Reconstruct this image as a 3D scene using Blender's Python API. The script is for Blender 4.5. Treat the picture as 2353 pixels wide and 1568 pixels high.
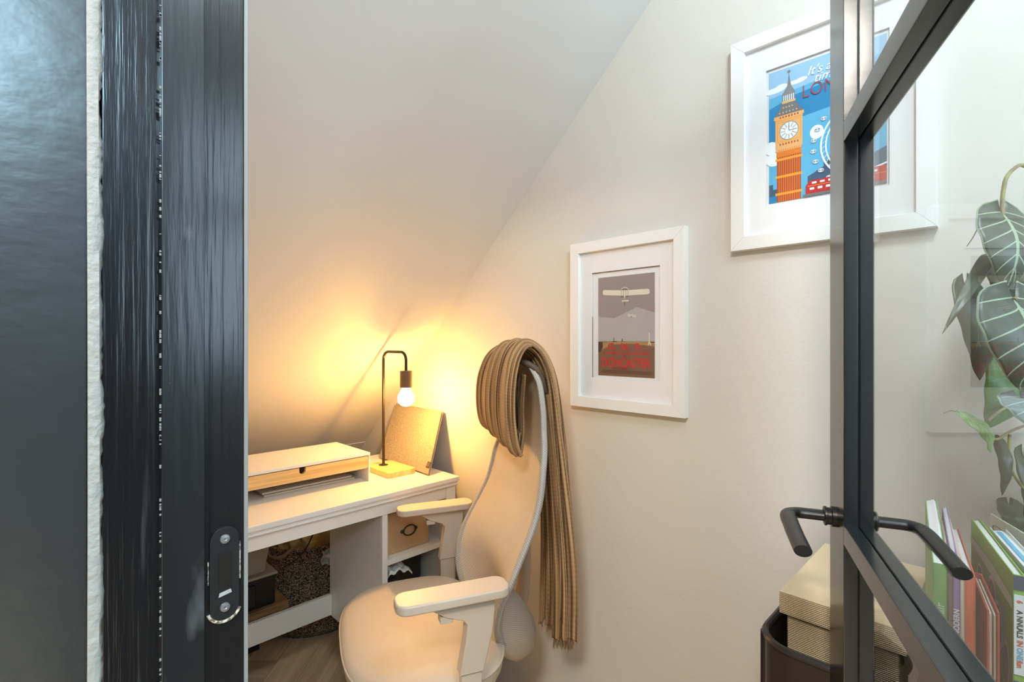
import bpy, bmesh, math, random
from mathutils import Vector, Matrix
random.seed(7)
for o in list(bpy.data.objects): bpy.data.objects.remove(o)
sc = bpy.context.scene
COL = sc.collection
# ------------------------------------------------------------------ camera
EYE = 1.22
F_PX = 1155.0
cam = bpy.data.cameras.new('camera'); cam.sensor_width = 36; cam.lens = 36*F_PX/2353; cam.clip_start = 0.01
camo = bpy.data.objects.new('camera', cam); COL.objects.link(camo)
camo.location = (0, 0, EYE); camo.rotation_euler = (math.radians(90), 0, math.radians(-45)); sc.camera = camo
# ------------------------------------------------------------------ exposure, world, lights
sc.view_settings.view_transform = 'Standard'; sc.view_settings.look = 'None'
sc.view_settings.exposure = 0.24; sc.view_settings.gamma = 1; sc.view_settings.use_curve_mapping = False
w = bpy.data.worlds.new('world'); sc.world = w; w.use_nodes = True
w.node_tree.nodes['Background'].inputs[0].default_value = (0.8, 0.9, 1, 1)
w.node_tree.nodes['Background'].inputs[1].default_value = 1.0
def area(name, loc, rot, sx, sy, power, col, shape='RECTANGLE'):
    l = bpy.data.lights.new(name, 'AREA'); l.shape = shape; l.size = sx; l.size_y = sy; l.energy = power; l.color = col
    o = bpy.data.objects.new(name, l); COL.objects.link(o); o.location = loc; o.rotation_euler = [math.radians(a) for a in rot]
    return o
area('hall_sheen_fill', (-0.58, -1.75, 2.43), (0, 0, 0), 1.15, 1.25, 130, (0.50, 0.80, 1.0))  # added unseen source, placed for the blue sheen high on the dark wall
area('cupboard_slope_fill', (0.68, -1.02, 1.62), (90, 0, 0), 0.62, 0.9, 9, (0.60, 0.82, 1.0))  # added cool fill aimed at the stair slope, no such window known
area('hall_warm_fill', (-0.85, -0.25, 2.37), (0, 0, 0), 0.45, 0.45, 46, (1.0, 0.91, 0.80), 'DISK')  # added warm fill behind the camera, no lamp known there
pl_ = bpy.data.lights.new('cupboard_near_fill', 'POINT'); pl_.energy = 27; pl_.color = (0.78, 0.91, 1.0); pl_.shadow_soft_size = .12  # added fill without a fixture, brightens the near end of the slope
po_ = bpy.data.objects.new('cupboard_near_fill', pl_); COL.objects.link(po_); po_.location = (0.38, -0.20, 2.30)
BULB_STRENGTH = 50.0          # the frosted glass glow; most light comes from the filament inside it
FILAMENT_POWER = 5.4

# ------------------------------------------------------------------ measuring helpers: a sight line met with a real plane
def ray(u, v):
    r = (u-1176.5)/F_PX
    return Vector(((1+r)/2**.5, (1-r)/2**.5, (784-v)/F_PX))
def on_x(u, v, x): d = ray(u, v); return d*(x/d.x)+Vector((0, 0, EYE))
def on_y(u, v, y): d = ray(u, v); return d*(y/d.y)+Vector((0, 0, EYE))
def on_z(u, v, z): d = ray(u, v); return d*((z-EYE)/d.z)+Vector((0, 0, EYE))
def at_s(u, v, s): return ray(u, v)*s+Vector((0, 0, EYE))

# ------------------------------------------------------------------ materials
def mat(name, col, rough=0.5, metal=0.0, bump=None, bdist=0.002, spec=0.5, coat=0, noise=None, emis=None):
    m = bpy.data.materials.new(name); m.use_nodes = True
    nt = m.node_tree; b = nt.nodes['Principled BSDF']
    b.inputs['Base Color'].default_value = (*col, 1); b.inputs['Roughness'].default_value = rough
    b.inputs['Metallic'].default_value = metal; b.inputs['Specular IOR Level'].default_value = spec
    b.inputs['Coat Weight'].default_value = coat
    tc = nt.nodes.new('ShaderNodeTexCoord')
    def noise_tex(sx, detail=4):
        mp = nt.nodes.new('ShaderNodeMapping'); mp.inputs['Scale'].default_value = sx if isinstance(sx, tuple) else (sx, sx, sx)
        nt.links.new(tc.outputs['Object'], mp.inputs[0])
        n = nt.nodes.new('ShaderNodeTexNoise'); n.inputs['Scale'].default_value = 1; n.inputs['Detail'].default_value = detail
        nt.links.new(mp.outputs[0], n.inputs['Vector']); return n
    if noise:                                       # (scale, colour2, low, high)
        n = noise_tex(noise[0]); cr = nt.nodes.new('ShaderNodeValToRGB')
        cr.color_ramp.elements[0].position = noise[2]; cr.color_ramp.elements[1].position = noise[3]
        cr.color_ramp.elements[0].color = (*col, 1); cr.color_ramp.elements[1].color = (*noise[1], 1)
        nt.links.new(n.outputs[0], cr.inputs[0]); nt.links.new(cr.outputs[0], b.inputs['Base Color'])
    if bump:
        n = noise_tex(bump); bp = nt.nodes.new('ShaderNodeBump'); bp.inputs['Distance'].default_value = bdist
        bp.inputs['Strength'].default_value = 1
        nt.links.new(n.outputs[0], bp.inputs['Height']); nt.links.new(bp.outputs[0], b.inputs['Normal'])
    if emis: b.inputs['Emission Color'].default_value = (*emis[0], 1); b.inputs['Emission Strength'].default_value = emis[1]
    return m
def nd(m, t, **k):
    n = m.node_tree.nodes.new(t)
    for a, v in k.items(): setattr(n, a, v)
    return n
def lk(m, a, b): m.node_tree.links.new(a, b)
def math_n(m, op, a, b=None, c=None):
    n = nd(m, 'ShaderNodeMath', operation=op)
    for i, x in enumerate((a, b, c)):
        if x is None: continue
        if isinstance(x, (int, float)): n.inputs[i].default_value = x
        else: lk(m, x, n.inputs[i])
    return n.outputs[0]
M = {}
M['wall'] = mat('greige wall paint', (.645, .62, .57), .62, bump=110, bdist=.0004, noise=(1.7, (.63, .605, .555), .3, .7))
M['ceil'] = mat('ceiling paint', (.60, .60, .585), .62, bump=(30, 30, 30), bdist=.0004)
M['darkwall'] = mat('dark hall wall paint', (.020, .021, .022), .28, bump=(22, 22, 34), bdist=.0007, spec=.85)
M['jamb'] = mat('dark painted timber', (.006, .006, .007), .21, bump=(170, 170, 5), bdist=.0007, spec=.6, noise=((60, 60, 4), (.05, .055, .06), .62, .8))
M['jamb2'] = mat('dark painted stop timber', (.010, .011, .012), .25, bump=(60, 60, 5), bdist=.0010, spec=.6, noise=((25, 25, 9), (.10, .10, .105), .62, .85))
M['filler'] = mat('old filler', (.20, .19, .175), .6)
M['grey_white'] = mat('aged white paint', (.22, .215, .21), .5)
M['caulk'] = mat('white caulk', (.30, .285, .26), .55, bump=120, bdist=.002)
M['chip'] = mat('chipped paint', (.62, .52, .40), .7, noise=(300, (.12, .09, .07), .45, .6))
M['white'] = mat('white lacquer', (.76, .71, .63), .36)
M['white2'] = mat('white frame paint', (.80, .80, .79), .35)
M['mat'] = mat('white mount card', (.82, .82, .83), .75)
M['core'] = mat('bevelled mount core', (.16, .12, .09), .7)
M['black'] = mat('black metal', (.012, .012, .013), .35, spec=.5)
M['steel'] = mat('dark steel frame', (.007, .010, .013), .22, 0, bump=(6, 6, 30), bdist=.0003, spec=1.0)
M['pole'] = mat('bronzed black pole', (.045, .03, .02), .32, .6)
M['socket'] = mat('bronze socket', (.20, .13, .08), .38, .7, bump=(900, 900, 3), bdist=.0003)
M['bulb'] = mat('glowing bulb', (1, 1, 1), .4, emis=((1.0, .48, .085), BULB_STRENGTH))
M['bracket'] = mat('screw metal', (.35, .35, .36), .35, .8)
M['rub'] = mat('bare metal rub', (.6, .62, .65), .4, .6)
M['felt'] = mat('mottled felt', (.24, .195, .14), .95, bump=600, bdist=.001, noise=(260, (.40, .33, .24), .38, .66))
M['felt_edge'] = mat('felt edge', (.10, .08, .06), .9)
M['leather'] = mat('tag leather', (.05, .035, .025), .6)
M['taginlay'] = mat('tag mark', (.3, .24, .16), .5)
M['chair'] = mat('beige chair plastic', (.57, .475, .385), .42)
M['seatleather'] = mat('beige seat leather', (.60, .50, .39), .40, bump=500, bdist=.0006)
M['card'] = mat('brown cardboard', (.50, .32, .16), .75, bump=300, bdist=.0005, noise=(12, (.44, .27, .13), .3, .7))
M['paper'] = mat('paper', (.74, .70, .64), .8)
M['pages'] = mat('book pages', (.74, .64, .52), .85, bump=(20, 900, 20), bdist=.002)
M['cream'] = mat('cream paper bag', (.66, .50, .26), .7, bump=25, bdist=.02)
M['darkbox'] = mat('black plastic', (.012, .011, .010), .28)
M['greybox'] = mat('olive grey plastic', (.36, .31, .22), .45)
M['tray'] = mat('brown black metal tray', (.035, .026, .02), .42, .3)
M['notebook'] = mat('notebook cover', (.50, .42, .33), .55)
M['stem'] = mat('plant stem', (.30, .30, .11), .55, noise=(40, (.20, .15, .08), .4, .6))
M['pot'] = mat('plant pot', (.10, .10, .09), .5)
M['soil'] = mat('soil', (.03, .02, .012), .95, bump=60, bdist=.01)
M['basket'] = mat('flecked rope', (.022, .013, .008), .9)
M['mesh'] = mat('chair mesh', (.60, .50, .38), .75)
M['meshedge'] = mat('chair mesh edge', (.42, .42, .41), .8)
M['throw'] = mat('brown gauze throw', (.30, .19, .10), .95)
M['fringe'] = mat('brown yarn fringe', (.30, .20, .11), .95)
M['rope'] = mat('rope loop', (.30, .19, .10), .95, bump=400, bdist=.003)
def weave(m, c1, c2, sx, sy, bd, low=.42, high=.58, kind='grid', coord='UV'):
    nt = m.node_tree; b = nt.nodes['Principled BSDF']; tc = nd(m, 'ShaderNodeTexCoord'); sp = nd(m, 'ShaderNodeSeparateXYZ')
    lk(m, tc.outputs[coord], sp.inputs[0])
    a = math_n(m, 'SINE', math_n(m, 'MULTIPLY', sp.outputs[0], sx)); c = math_n(m, 'SINE', math_n(m, 'MULTIPLY', sp.outputs[1], sy))
    if kind == 'grid': h = math_n(m, 'MULTIPLY_ADD', math_n(m, 'MULTIPLY', a, c), .5, .5)
    elif kind == 'rows': h = math_n(m, 'ADD', math_n(m, 'MULTIPLY_ADD', c, .36, .5), math_n(m, 'MULTIPLY', a, .14))
    else: h = math_n(m, 'MULTIPLY_ADD', a, .5, .5)
    cr = nd(m, 'ShaderNodeValToRGB'); cr.color_ramp.elements[0].position = low; cr.color_ramp.elements[1].position = high
    cr.color_ramp.elements[0].color = (*c1, 1); cr.color_ramp.elements[1].color = (*c2, 1)
    lk(m, h, cr.inputs[0]); lk(m, cr.outputs[0], b.inputs['Base Color'])
    bp = nd(m, 'ShaderNodeBump'); bp.inputs['Distance'].default_value = bd; lk(m, h, bp.inputs['Height']); lk(m, bp.outputs[0], b.inputs['Normal'])
weave(M['mesh'], (.50, .42, .325), (.60, .515, .405), 800, 800, .0007, .2, .8)
weave(M['meshedge'], (.30, .285, .265), (.50, .475, .44), 520, 520, .0006, .35, .65)
M['boxweave'] = mat('woven paper box', (.62, .47, .29), .8); weave(M['boxweave'], (.44, .31, .17), (.72, .58, .39), 2400, 2200, .0012, .1, .9, 'rows')
M['boxlid'] = mat('woven paper lid top', (.70, .55, .36), .8, bump=700, bdist=.0008)
# flecked basket rope
def basket_nodes(m):
    b = m.node_tree.nodes['Principled BSDF']; tc = nd(m, 'ShaderNodeTexCoord')
    v = nd(m, 'ShaderNodeTexVoronoi'); v.inputs['Scale'].default_value = 400; lk(m, tc.outputs['Object'], v.inputs['Vector'])
    sp = nd(m, 'ShaderNodeSeparateXYZ'); lk(m, v.outputs['Color'], sp.inputs[0])
    cr = nd(m, 'ShaderNodeValToRGB'); cr.color_ramp.interpolation = 'CONSTANT'
    e = cr.color_ramp.elements; e[0].position = 0; e[0].color = (.018, .011, .007, 1); e[1].position = .48; e[1].color = (.33, .215, .14, 1)
    x = e.new(.78); x.color = (.62, .45, .31, 1)
    lk(m, sp.outputs[0], cr.inputs[0]); lk(m, cr.outputs[0], b.inputs['Base Color'])
    bp = nd(m, 'ShaderNodeBump'); bp.inputs['Distance'].default_value = .003; bp.invert = True; lk(m, v.outputs['Distance'], bp.inputs['Height']); lk(m, bp.outputs[0], b.inputs['Normal'])
basket_nodes(M['basket'])
# gauze throw: pleat lines run along the cloth (uv.x across)
def throw_nodes(m):
    b = m.node_tree.nodes['Principled BSDF']; tc = nd(m, 'ShaderNodeTexCoord'); sp = nd(m, 'ShaderNodeSeparateXYZ'); lk(m, tc.outputs['UV'], sp.inputs[0])
    n = nd(m, 'ShaderNodeTexNoise'); mp = nd(m, 'ShaderNodeMapping'); mp.inputs['Scale'].default_value = (105, 2.5, 1)
    lk(m, tc.outputs['UV'], mp.inputs[0]); lk(m, mp.outputs[0], n.inputs['Vector']); n.inputs['Scale'].default_value = 1; n.inputs['Detail'].default_value = 3
    c = math_n(m, 'MULTIPLY_ADD', math_n(m, 'SINE', math_n(m, 'MULTIPLY', sp.outputs[1], 700)), .014, n.outputs[0])
    cr = nd(m, 'ShaderNodeValToRGB'); cr.color_ramp.elements[0].position = .38; cr.color_ramp.elements[1].position = .60
    cr.color_ramp.elements[0].color = (.11, .055, .022, 1); cr.color_ramp.elements[1].color = (.50, .31, .15, 1)
    lk(m, c, cr.inputs[0]); lk(m, cr.outputs[0], b.inputs['Base Color'])
    bp = nd(m, 'ShaderNodeBump'); bp.inputs['Distance'].default_value = .006; lk(m, c, bp.inputs['Height']); lk(m, bp.outputs[0], b.inputs['Normal'])
throw_nodes(M['throw'])
def bulb_nodes(m):                       # glass that glows and lets the filament's light through
    nt = m.node_tree; nt.nodes.remove(nt.nodes['Principled BSDF']); e = nd(m, 'ShaderNodeEmission'); e.inputs[0].default_value = (1, .60, .22, 1); e.inputs[1].default_value = BULB_STRENGTH
    t = nd(m, 'ShaderNodeBsdfTransparent'); a = nd(m, 'ShaderNodeAddShader'); lk(m, e.outputs[0], a.inputs[0]); lk(m, t.outputs[0], a.inputs[1]); lk(m, a.outputs[0], nt.nodes['Material Output'].inputs[0])
bulb_nodes(M['bulb'])
# bamboo
def wood_nodes(name, c1, c2, scale, rough=.45, vc=False, coord='Object'):
    m = mat(name, c1, rough); b = m.node_tree.nodes['Principled BSDF']; tc = nd(m, 'ShaderNodeTexCoord')
    mp = nd(m, 'ShaderNodeMapping'); mp.inputs['Scale'].default_value = scale; lk(m, tc.outputs[coord], mp.inputs[0])
    n = nd(m, 'ShaderNodeTexNoise'); n.inputs['Scale'].default_value = 1; n.inputs['Detail'].default_value = 6; n.inputs['Distortion'].default_value = .6
    lk(m, mp.outputs[0], n.inputs['Vector'])
    cr = nd(m, 'ShaderNodeValToRGB'); cr.color_ramp.elements[0].position = .35; cr.color_ramp.elements[1].position = .65
    cr.color_ramp.elements[0].color = (*c1, 1); cr.color_ramp.elements[1].color = (*c2, 1); lk(m, n.outputs[0], cr.inputs[0])
    out = cr.outputs[0]
    if vc:
        at = nd(m, 'ShaderNodeAttribute', attribute_name='tone'); mx = nd(m, 'ShaderNodeMix', data_type='RGBA', blend_type='MULTIPLY')
        mx.inputs[0].default_value = 1; lk(m, out, mx.inputs[6]); lk(m, at.outputs['Color'], mx.inputs[7]); out = mx.outputs[2]
    lk(m, out, b.inputs['Base Color'])
    bp = nd(m, 'ShaderNodeBump'); bp.inputs['Distance'].default_value = .0008; lk(m, n.outputs[0], bp.inputs['Height']); lk(m, bp.outputs[0], b.inputs['Normal'])
    return m
M['bamboo'] = wood_nodes('bamboo', (.62, .36, .12), (.78, .50, .20), (3, 40, 110), .4)
M['block'] = wood_nodes('bamboo block', (.62, .37, .13), (.80, .53, .22), (120, 5, 30), .4)
M['floorwood'] = wood_nodes('oak herringbone', (.60, .39, .22), (.82, .59, .37), (2.2, 42, 1), .45, True, 'UV')
M['gap'] = mat('dark plank joint', (.09, .055, .03), .8)
M['brownwood'] = wood_nodes('reddish wood slab', (.20, .09, .03), (.42, .22, .09), (8, 60, 60), .4)
# thin glass: fresnel mix of clear and mirror
def glass_mat(name, ior, tint):
    m = bpy.data.materials.new(name); m.use_nodes = True; nt = m.node_tree; nt.nodes.remove(nt.nodes['Principled BSDF'])
    t = nd(m, 'ShaderNodeBsdfTransparent'); t.inputs[0].default_value = (*tint, 1); g = nd(m, 'ShaderNodeBsdfGlossy'); g.inputs['Roughness'].default_value = 0.0
    f = nd(m, 'ShaderNodeFresnel'); f.inputs[0].default_value = ior; mx = nd(m, 'ShaderNodeMixShader')
    ge = nd(m, 'ShaderNodeNewGeometry'); fac = math_n(m, 'MULTIPLY', f.outputs[0], math_n(m, 'SUBTRACT', 1, ge.outputs['Backfacing']))
    lk(m, fac, mx.inputs[0]); lk(m, t.outputs[0], mx.inputs[1]); lk(m, g.outputs[0], mx.inputs[2])
    lk(m, mx.outputs[0], nt.nodes['Material Output'].inputs[0]); return m
M['glass'] = glass_mat('door glass', 1.75, (.985, .995, .99))
M['picglass'] = glass_mat('picture glass', 1.35, (1, 1, 1))
# veined leaf
def leaf_mat(name, dark, vein, n=7, vw=.10):
    m = mat(name, dark, .38); b = m.node_tree.nodes['Principled BSDF']; tc = nd(m, 'ShaderNodeTexCoord'); sp = nd(m, 'ShaderNodeSeparateXYZ'); lk(m, tc.outputs['UV'], sp.inputs[0])
    x = math_n(m, 'ABSOLUTE', math_n(m, 'MULTIPLY_ADD', sp.outputs[0], 2, -1))
    mid = math_n(m, 'LESS_THAN', x, .055)
    y = math_n(m, 'MULTIPLY_ADD', math_n(m, 'POWER', x, .8), -.26, sp.outputs[1])
    fr = math_n(m, 'ABSOLUTE', math_n(m, 'SUBTRACT', math_n(m, 'FRACT', math_n(m, 'MULTIPLY', y, n)), .5))
    side = math_n(m, 'LESS_THAN', fr, math_n(m, 'MULTIPLY_ADD', x, -vw*.6, vw))
    rim = math_n(m, 'GREATER_THAN', x, .955)
    h = math_n(m, 'MAXIMUM', math_n(m, 'MAXIMUM', mid, side), rim)
    h = math_n(m, 'MULTIPLY', h, .9)
    ns = nd(m, 'ShaderNodeTexNoise'); ns.inputs['Scale'].default_value = 14; lk(m, tc.outputs['UV'], ns.inputs['Vector'])
    mx0 = nd(m, 'ShaderNodeMix', data_type='RGBA'); lk(m, ns.outputs[0], mx0.inputs[0]); mx0.inputs[6].default_value = (*[c*.7 for c in dark], 1); mx0.inputs[7].default_value = (*[c*1.4 for c in dark], 1)
    mx = nd(m, 'ShaderNodeMix', data_type='RGBA'); lk(m, h, mx.inputs[0]); lk(m, mx0.outputs[2], mx.inputs[6]); mx.inputs[7].default_value = (*vein, 1)
    lk(m, mx.outputs[2], b.inputs['Base Color'])
    return m
M['leaf'] = leaf_mat('veined dark leaf', (.05, .075, .055), (.32, .42, .29), 6, .07)
M['leafblue'] = leaf_mat('veined silvery leaf', (.14, .20, .19), (.40, .50, .46), 5, .07)
M['leafplain'] = leaf_mat('plain dark leaf', (.045, .065, .04), (.06, .09, .05))
M['leafgreen'] = leaf_mat('plain green leaf', (.07, .17, .045), (.10, .22, .07))
M['leafyoung'] = leaf_mat('young green leaf', (.20, .36, .12), (.34, .50, .22), 8)
def flat(name, c, r=.6): M[name] = mat(name, c, r)
for n_, c_ in dict(p_sky=(.30, .25, .25), p_low=(.40, .385, .39), p_brown=(.19, .10, .06), p_tan=(.36, .21, .10), p_red=(.55, .02, .03), p_dred=(.26, .02, .025), p_cream=(.70, .64, .55),
                   p_dark=(.05, .03, .025), l_sky=(.10, .42, .66), l_deep=(.01, .22, .47), l_pale=(.30, .52, .74), l_cloud=(.80, .86, .90), l_stone=(.78, .42, .16), l_orange=(.72, .20, .02), l_rust=(.42, .07, .015), l_grey=(.22, .23, .24), l_city=(.05, .10, .17),
                   l_bus=(.48, .02, .02), l_text=(.86, .90, .95), l_red=(.38, .05, .06), l_slate=(.16, .17, .18), l_gold=(.85, .33, .03), l_steel=(.55, .60, .62),
                   b_green=(.17, .38, .13), b_grey=(.17, .13, .11), b_purple=(.24, .17, .33), b_cream=(.66, .55, .42), b_red=(.60, .12, .06), b_dark=(.10, .07, .05), b_maroon=(.34, .05, .04),
                   b_comic=(.22, .44, .08), b_navy=(.05, .07, .13), b_blue=(.12, .42, .62), b_white=(.74, .76, .78), b_yellow=(.75, .42, .05), b_mint=(.55, .60, .52), b_ink=(.05, .06, .07), b_orange=(.70, .30, .06),
                   b_pale=(.55, .68, .50), b_pages=(.74, .72, .76)).items(): flat(n_, c_)

# ------------------------------------------------------------------ mesh builder
def root_of(o):
    while o.parent: o = o.parent
    return o
class MB:
    def __init__(s): s.bm = bmesh.new(); s.uv = s.bm.loops.layers.uv.new('UVMap'); s.mats = []
    def mi(s, m):
        m = M[m] if isinstance(m, str) else m
        if m not in s.mats: s.mats.append(m)
        return s.mats.index(m)
    def absorb(s, tmp, m, X=None):
        if X is not None:
            bmesh.ops.transform(tmp, matrix=X, verts=tmp.verts)
            if X.determinant() < 0: bmesh.ops.reverse_faces(tmp, faces=tmp.faces[:])
        i = s.mi(m)
        for f in tmp.faces: f.material_index = i; f.smooth = True
        me = bpy.data.meshes.new('t'); tmp.to_mesh(me); tmp.free(); s.bm.from_mesh(me); bpy.data.meshes.remove(me)
    def box(s, a, b, m, bev=0, X=None, seg=2):
        t = bmesh.new(); t.loops.layers.uv.new('UVMap')
        bmesh.ops.create_cube(t, size=1)
        for v in t.verts: v.co = Vector([(a[k]+b[k])/2+v.co[k]*(b[k]-a[k]) for k in range(3)])
        uv = t.loops.layers.uv.active
        for f in t.faces:
            ax = max(range(3), key=lambda k: abs(f.normal[k])); o = [k for k in range(3) if k != ax]
            for l in f.loops: l[uv].uv = (l.vert.co[o[0]], l.vert.co[o[1]])
        if bev: bmesh.ops.bevel(t, geom=t.edges[:], offset=bev, segments=seg, affect='EDGES', profile=.5)
        s.absorb(t, m, X)
    def prism(s, pts, h, m, X=None, bev=0, seg=2, axis=2):          # outline in the local xy plane, extruded by h along z
        t = bmesh.new(); t.loops.layers.uv.new('UVMap')
        vs = [t.verts.new((p[0], p[1], 0)) for p in pts]; f = t.faces.new(vs)
        r = bmesh.ops.extrude_face_region(t, geom=[f])
        for v in r['geom']:
            if isinstance(v, bmesh.types.BMVert): v.co.z += h
        bmesh.ops.recalc_face_normals(t, faces=t.faces[:])
        if bev: bmesh.ops.bevel(t, geom=[e for e in t.edges if abs(e.verts[0].co.z-e.verts[1].co.z) < 1e-6], offset=bev, segments=seg, affect='EDGES', profile=.5)
        s.absorb(t, m, X)
    def poly(s, pts, m):
        vs = [s.bm.verts.new(p) for p in pts]; f = s.bm.faces.new(vs); f.material_index = s.mi(m); return f
    def grid(s, fn, nu, nv, m, closeu=False, uvs=(1, 1)):
        V = [[s.bm.verts.new(fn(i/(nu if closeu else nu-1), j/(nv-1))) for j in range(nv)] for i in range(nu)]
        k = s.mi(m)
        for i in range(nu if closeu else nu-1):
            for j in range(nv-1):
                i2 = (i+1) % nu
                try: f = s.bm.faces.new((V[i][j], V[i2][j], V[i2][j+1], V[i][j+1]))
                except ValueError: continue
                f.smooth = True; f.material_index = k
                dv = nu if closeu else nu-1
                for l, (a, b) in zip(f.loops, ((i, j), (i+1, j), (i+1, j+1), (i, j+1))): l[s.uv].uv = (a/dv*uvs[0], b/(nv-1)*uvs[1])
        return V
    def tube(s, path, r, m, n=10, closed=False, flat_=None, cap=True):
        path = [Vector(p) for p in path]; N = len(path); rings = []
        R = r if isinstance(r, (list, tuple)) else [r]*N
        up = None
        for i, p in enumerate(path):
            a = path[(i-1) % N] if (closed or i > 0) else p; b = path[(i+1) % N] if (closed or i < N-1) else p
            d = (b-a).normalized()
            if up is None: up = d.orthogonal().normalized() if flat_ is None else Vector(flat_[0])
            up = (up-d*up.dot(d)).normalized(); sd = d.cross(up)
            k = flat_[1] if flat_ else 1
            rings.append([s.bm.verts.new(p+R[i]*(math.cos(t)*up*k+math.sin(t)*sd)) for t in [2*math.pi*q/n for q in range(n)]])
        mi = s.mi(m)
        for i in range(N if closed else N-1):
            A, B = rings[i], rings[(i+1) % N]
            for q in range(n):
                f = s.bm.faces.new((A[q], A[(q+1) % n], B[(q+1) % n], B[q])); f.smooth = True; f.material_index = mi
        if cap and not closed:
            for A in (rings[0], rings[-1]):
                f = s.bm.faces.new(A); f.material_index = mi; f.smooth = True
    def lathe(s, prof, m, c=(0, 0, 0), n=40, X=None):
        t = bmesh.new(); t.loops.layers.uv.new('UVMap'); rings = []
        for r, z in prof:
            rings.append([t.verts.new((r*math.cos(2*math.pi*q/n), r*math.sin(2*math.pi*q/n), z)) for q in range(n)] if r > 1e-5 else [t.verts.new((0, 0, z))])
        for A, B in zip(rings, rings[1:]):
            for q in range(n):
                q2 = (q+1) % n
                if len(A) == 1 and len(B) == 1: continue
                if len(A) == 1: t.faces.new((A[0], B[q], B[q2]))
                elif len(B) == 1: t.faces.new((A[q], B[0], A[q2]))
                else: t.faces.new((A[q], B[q], B[q2], A[q2]))
        bmesh.ops.recalc_face_normals(t, faces=t.faces[:])
        s.absorb(t, m, (X or Matrix.Identity(4)) @ Matrix.Translation(c) if X else Matrix.Translation(c))
    def text(s, st, size, m, X, shear=0, off=0, sx=1):
        c = bpy.data.curves.new('t', 'FONT'); c.body = st; c.size = size; c.shear = shear; c.offset = off; c.align_x = 'CENTER'; c.align_y = 'CENTER'; c.resolution_u = 3
        o = bpy.data.objects.new('t', c); COL.objects.link(o); dg = bpy.context.evaluated_depsgraph_get(); dg.update()
        me = o.evaluated_get(dg).to_mesh(); t = bmesh.new(); t.from_mesh(me); o.evaluated_get(dg).to_mesh_clear()
        bpy.data.objects.remove(o); bpy.data.curves.remove(c)
        s.absorb(t, m, X @ Matrix.Diagonal((sx, 1, 1, 1)))
    def build(s, name, parent=None, smooth=40, solid=0, sub=0, solid_off=0, wn=True):
        me = bpy.data.meshes.new(name)
        cos = [v.co for v in s.bm.verts]
        if parent: org = root_of(parent).location.copy()
        else: org = Vector(((min(c.x for c in cos)+max(c.x for c in cos))/2, (min(c.y for c in cos)+max(c.y for c in cos))/2, min(c.z for c in cos)))
        bmesh.ops.translate(s.bm, vec=-org, verts=s.bm.verts)
        s.bm.to_mesh(me); s.bm.free()
        for m in s.mats: me.materials.append(m)
        me.set_sharp_from_angle(angle=math.radians(smooth))
        o = bpy.data.objects.new(name, me); COL.objects.link(o)
        if parent: o.parent = parent
        else: o.location = org
        if wn and not solid and not sub: md = o.modifiers.new('normals', 'WEIGHTED_NORMAL'); md.keep_sharp = True
        if solid: md = o.modifiers.new('solid', 'SOLIDIFY'); md.thickness = solid; md.offset = solid_off
        if sub: md = o.modifiers.new('sub', 'SUBSURF'); md.levels = sub; md.render_levels = sub
        return o
def tag(o, label=None, cat=None, group=None, kind=None):
    for k, v in (('label', label), ('category', cat), ('group', group), ('kind', kind)):
        if v: o[k] = v
    return o
def thing(name, loc, label=None, cat=None, group=None, kind=None):
    o = bpy.data.objects.new(name, None); COL.objects.link(o); o.location = loc; o.empty_display_size = .05
    return tag(o, label, cat, group, kind)
def rrect(w, h, r, n=6):
    out = []
    for cx, cy, a in ((w/2-r, h/2-r, 0), (-w/2+r, h/2-r, 90), (-w/2+r, -h/2+r, 180), (w/2-r, -h/2+r, 270)):
        for k in range(n+1):
            t = math.radians(a+90*k/n); out.append((cx+r*math.cos(t), cy+r*math.sin(t)))
    return out
def basis(o, x, y, z):
    m = Matrix.Identity(4)
    for i, a in enumerate((x, y, z)):
        a = Vector(a)
        for k in range(3): m[k][i] = a[k]
    for k in range(3): m[k][3] = o[k]
    return m
def smooth_path(pts, n=8):
    P = [Vector(p) for p in pts]; P = [2*P[0]-P[1]]+P+[2*P[-1]-P[-2]]; out = []
    for i in range(1, len(P)-2):
        for k in range(n):
            t = k/n; a, b, c, d = P[i-1:i+3]
            out.append(.5*((2*b)+(c-a)*t+(2*a-5*b+4*c-d)*t*t+(3*b-a-3*c+d)*t**3))
    return out+[P[-2]]

# ------------------------------------------------------------------ the room
XW = 1.20                                   # inner face of the wall with the pictures
def slope(y): return 1.2094-.914*(y-1.677)  # underside of the stair, height at y
S = lambda o: tag(o, kind='structure')
b = MB(); b.box((XW, -1.1, 0), (XW+.1, 3.1, 2.5), 'wall'); S(b.build('wall_right'))
b = MB(); b.box((.05, .60, 0), (.168, 3.05, 2.5), 'wall'); b.box((.05, -1.0, 0), (.168, -.14, 2.5), 'wall'); b.box((.05, -.14, 2.08), (.168, .60, 2.5), 'wall'); S(b.build('wall_left'))
b = MB(); b.box((.05, -1.1, 0), (XW, -1.0, 1.13), 'wall'); b.box((.05, -1.1, 2.11), (XW, -1.0, 2.5), 'wall'); b.box((.05, -1.1, 1.13), (.33, -1.0, 2.11), 'wall'); b.box((1.03, -1.1, 1.13), (XW, -1.0, 2.11), 'wall'); S(b.build('wall_front'))
b = MB()
X = basis((.168, 0, 0), (0, 1, 0), (0, 0, 1), (1, 0, 0))
y1 = 1.677+1.2094/.914; yt = 1.677-(2.4-1.2094)/.914
b.prism([(-1.0, 2.4), (yt, 2.4), (2.19, slope(2.19)), (2.19, slope(2.19)-.003), (y1, -.003), (y1+.2, 0), (yt+.3, 2.5), (-1.0, 2.5)], XW-.168, 'ceil', X)
S(b.build('ceiling'))
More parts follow.
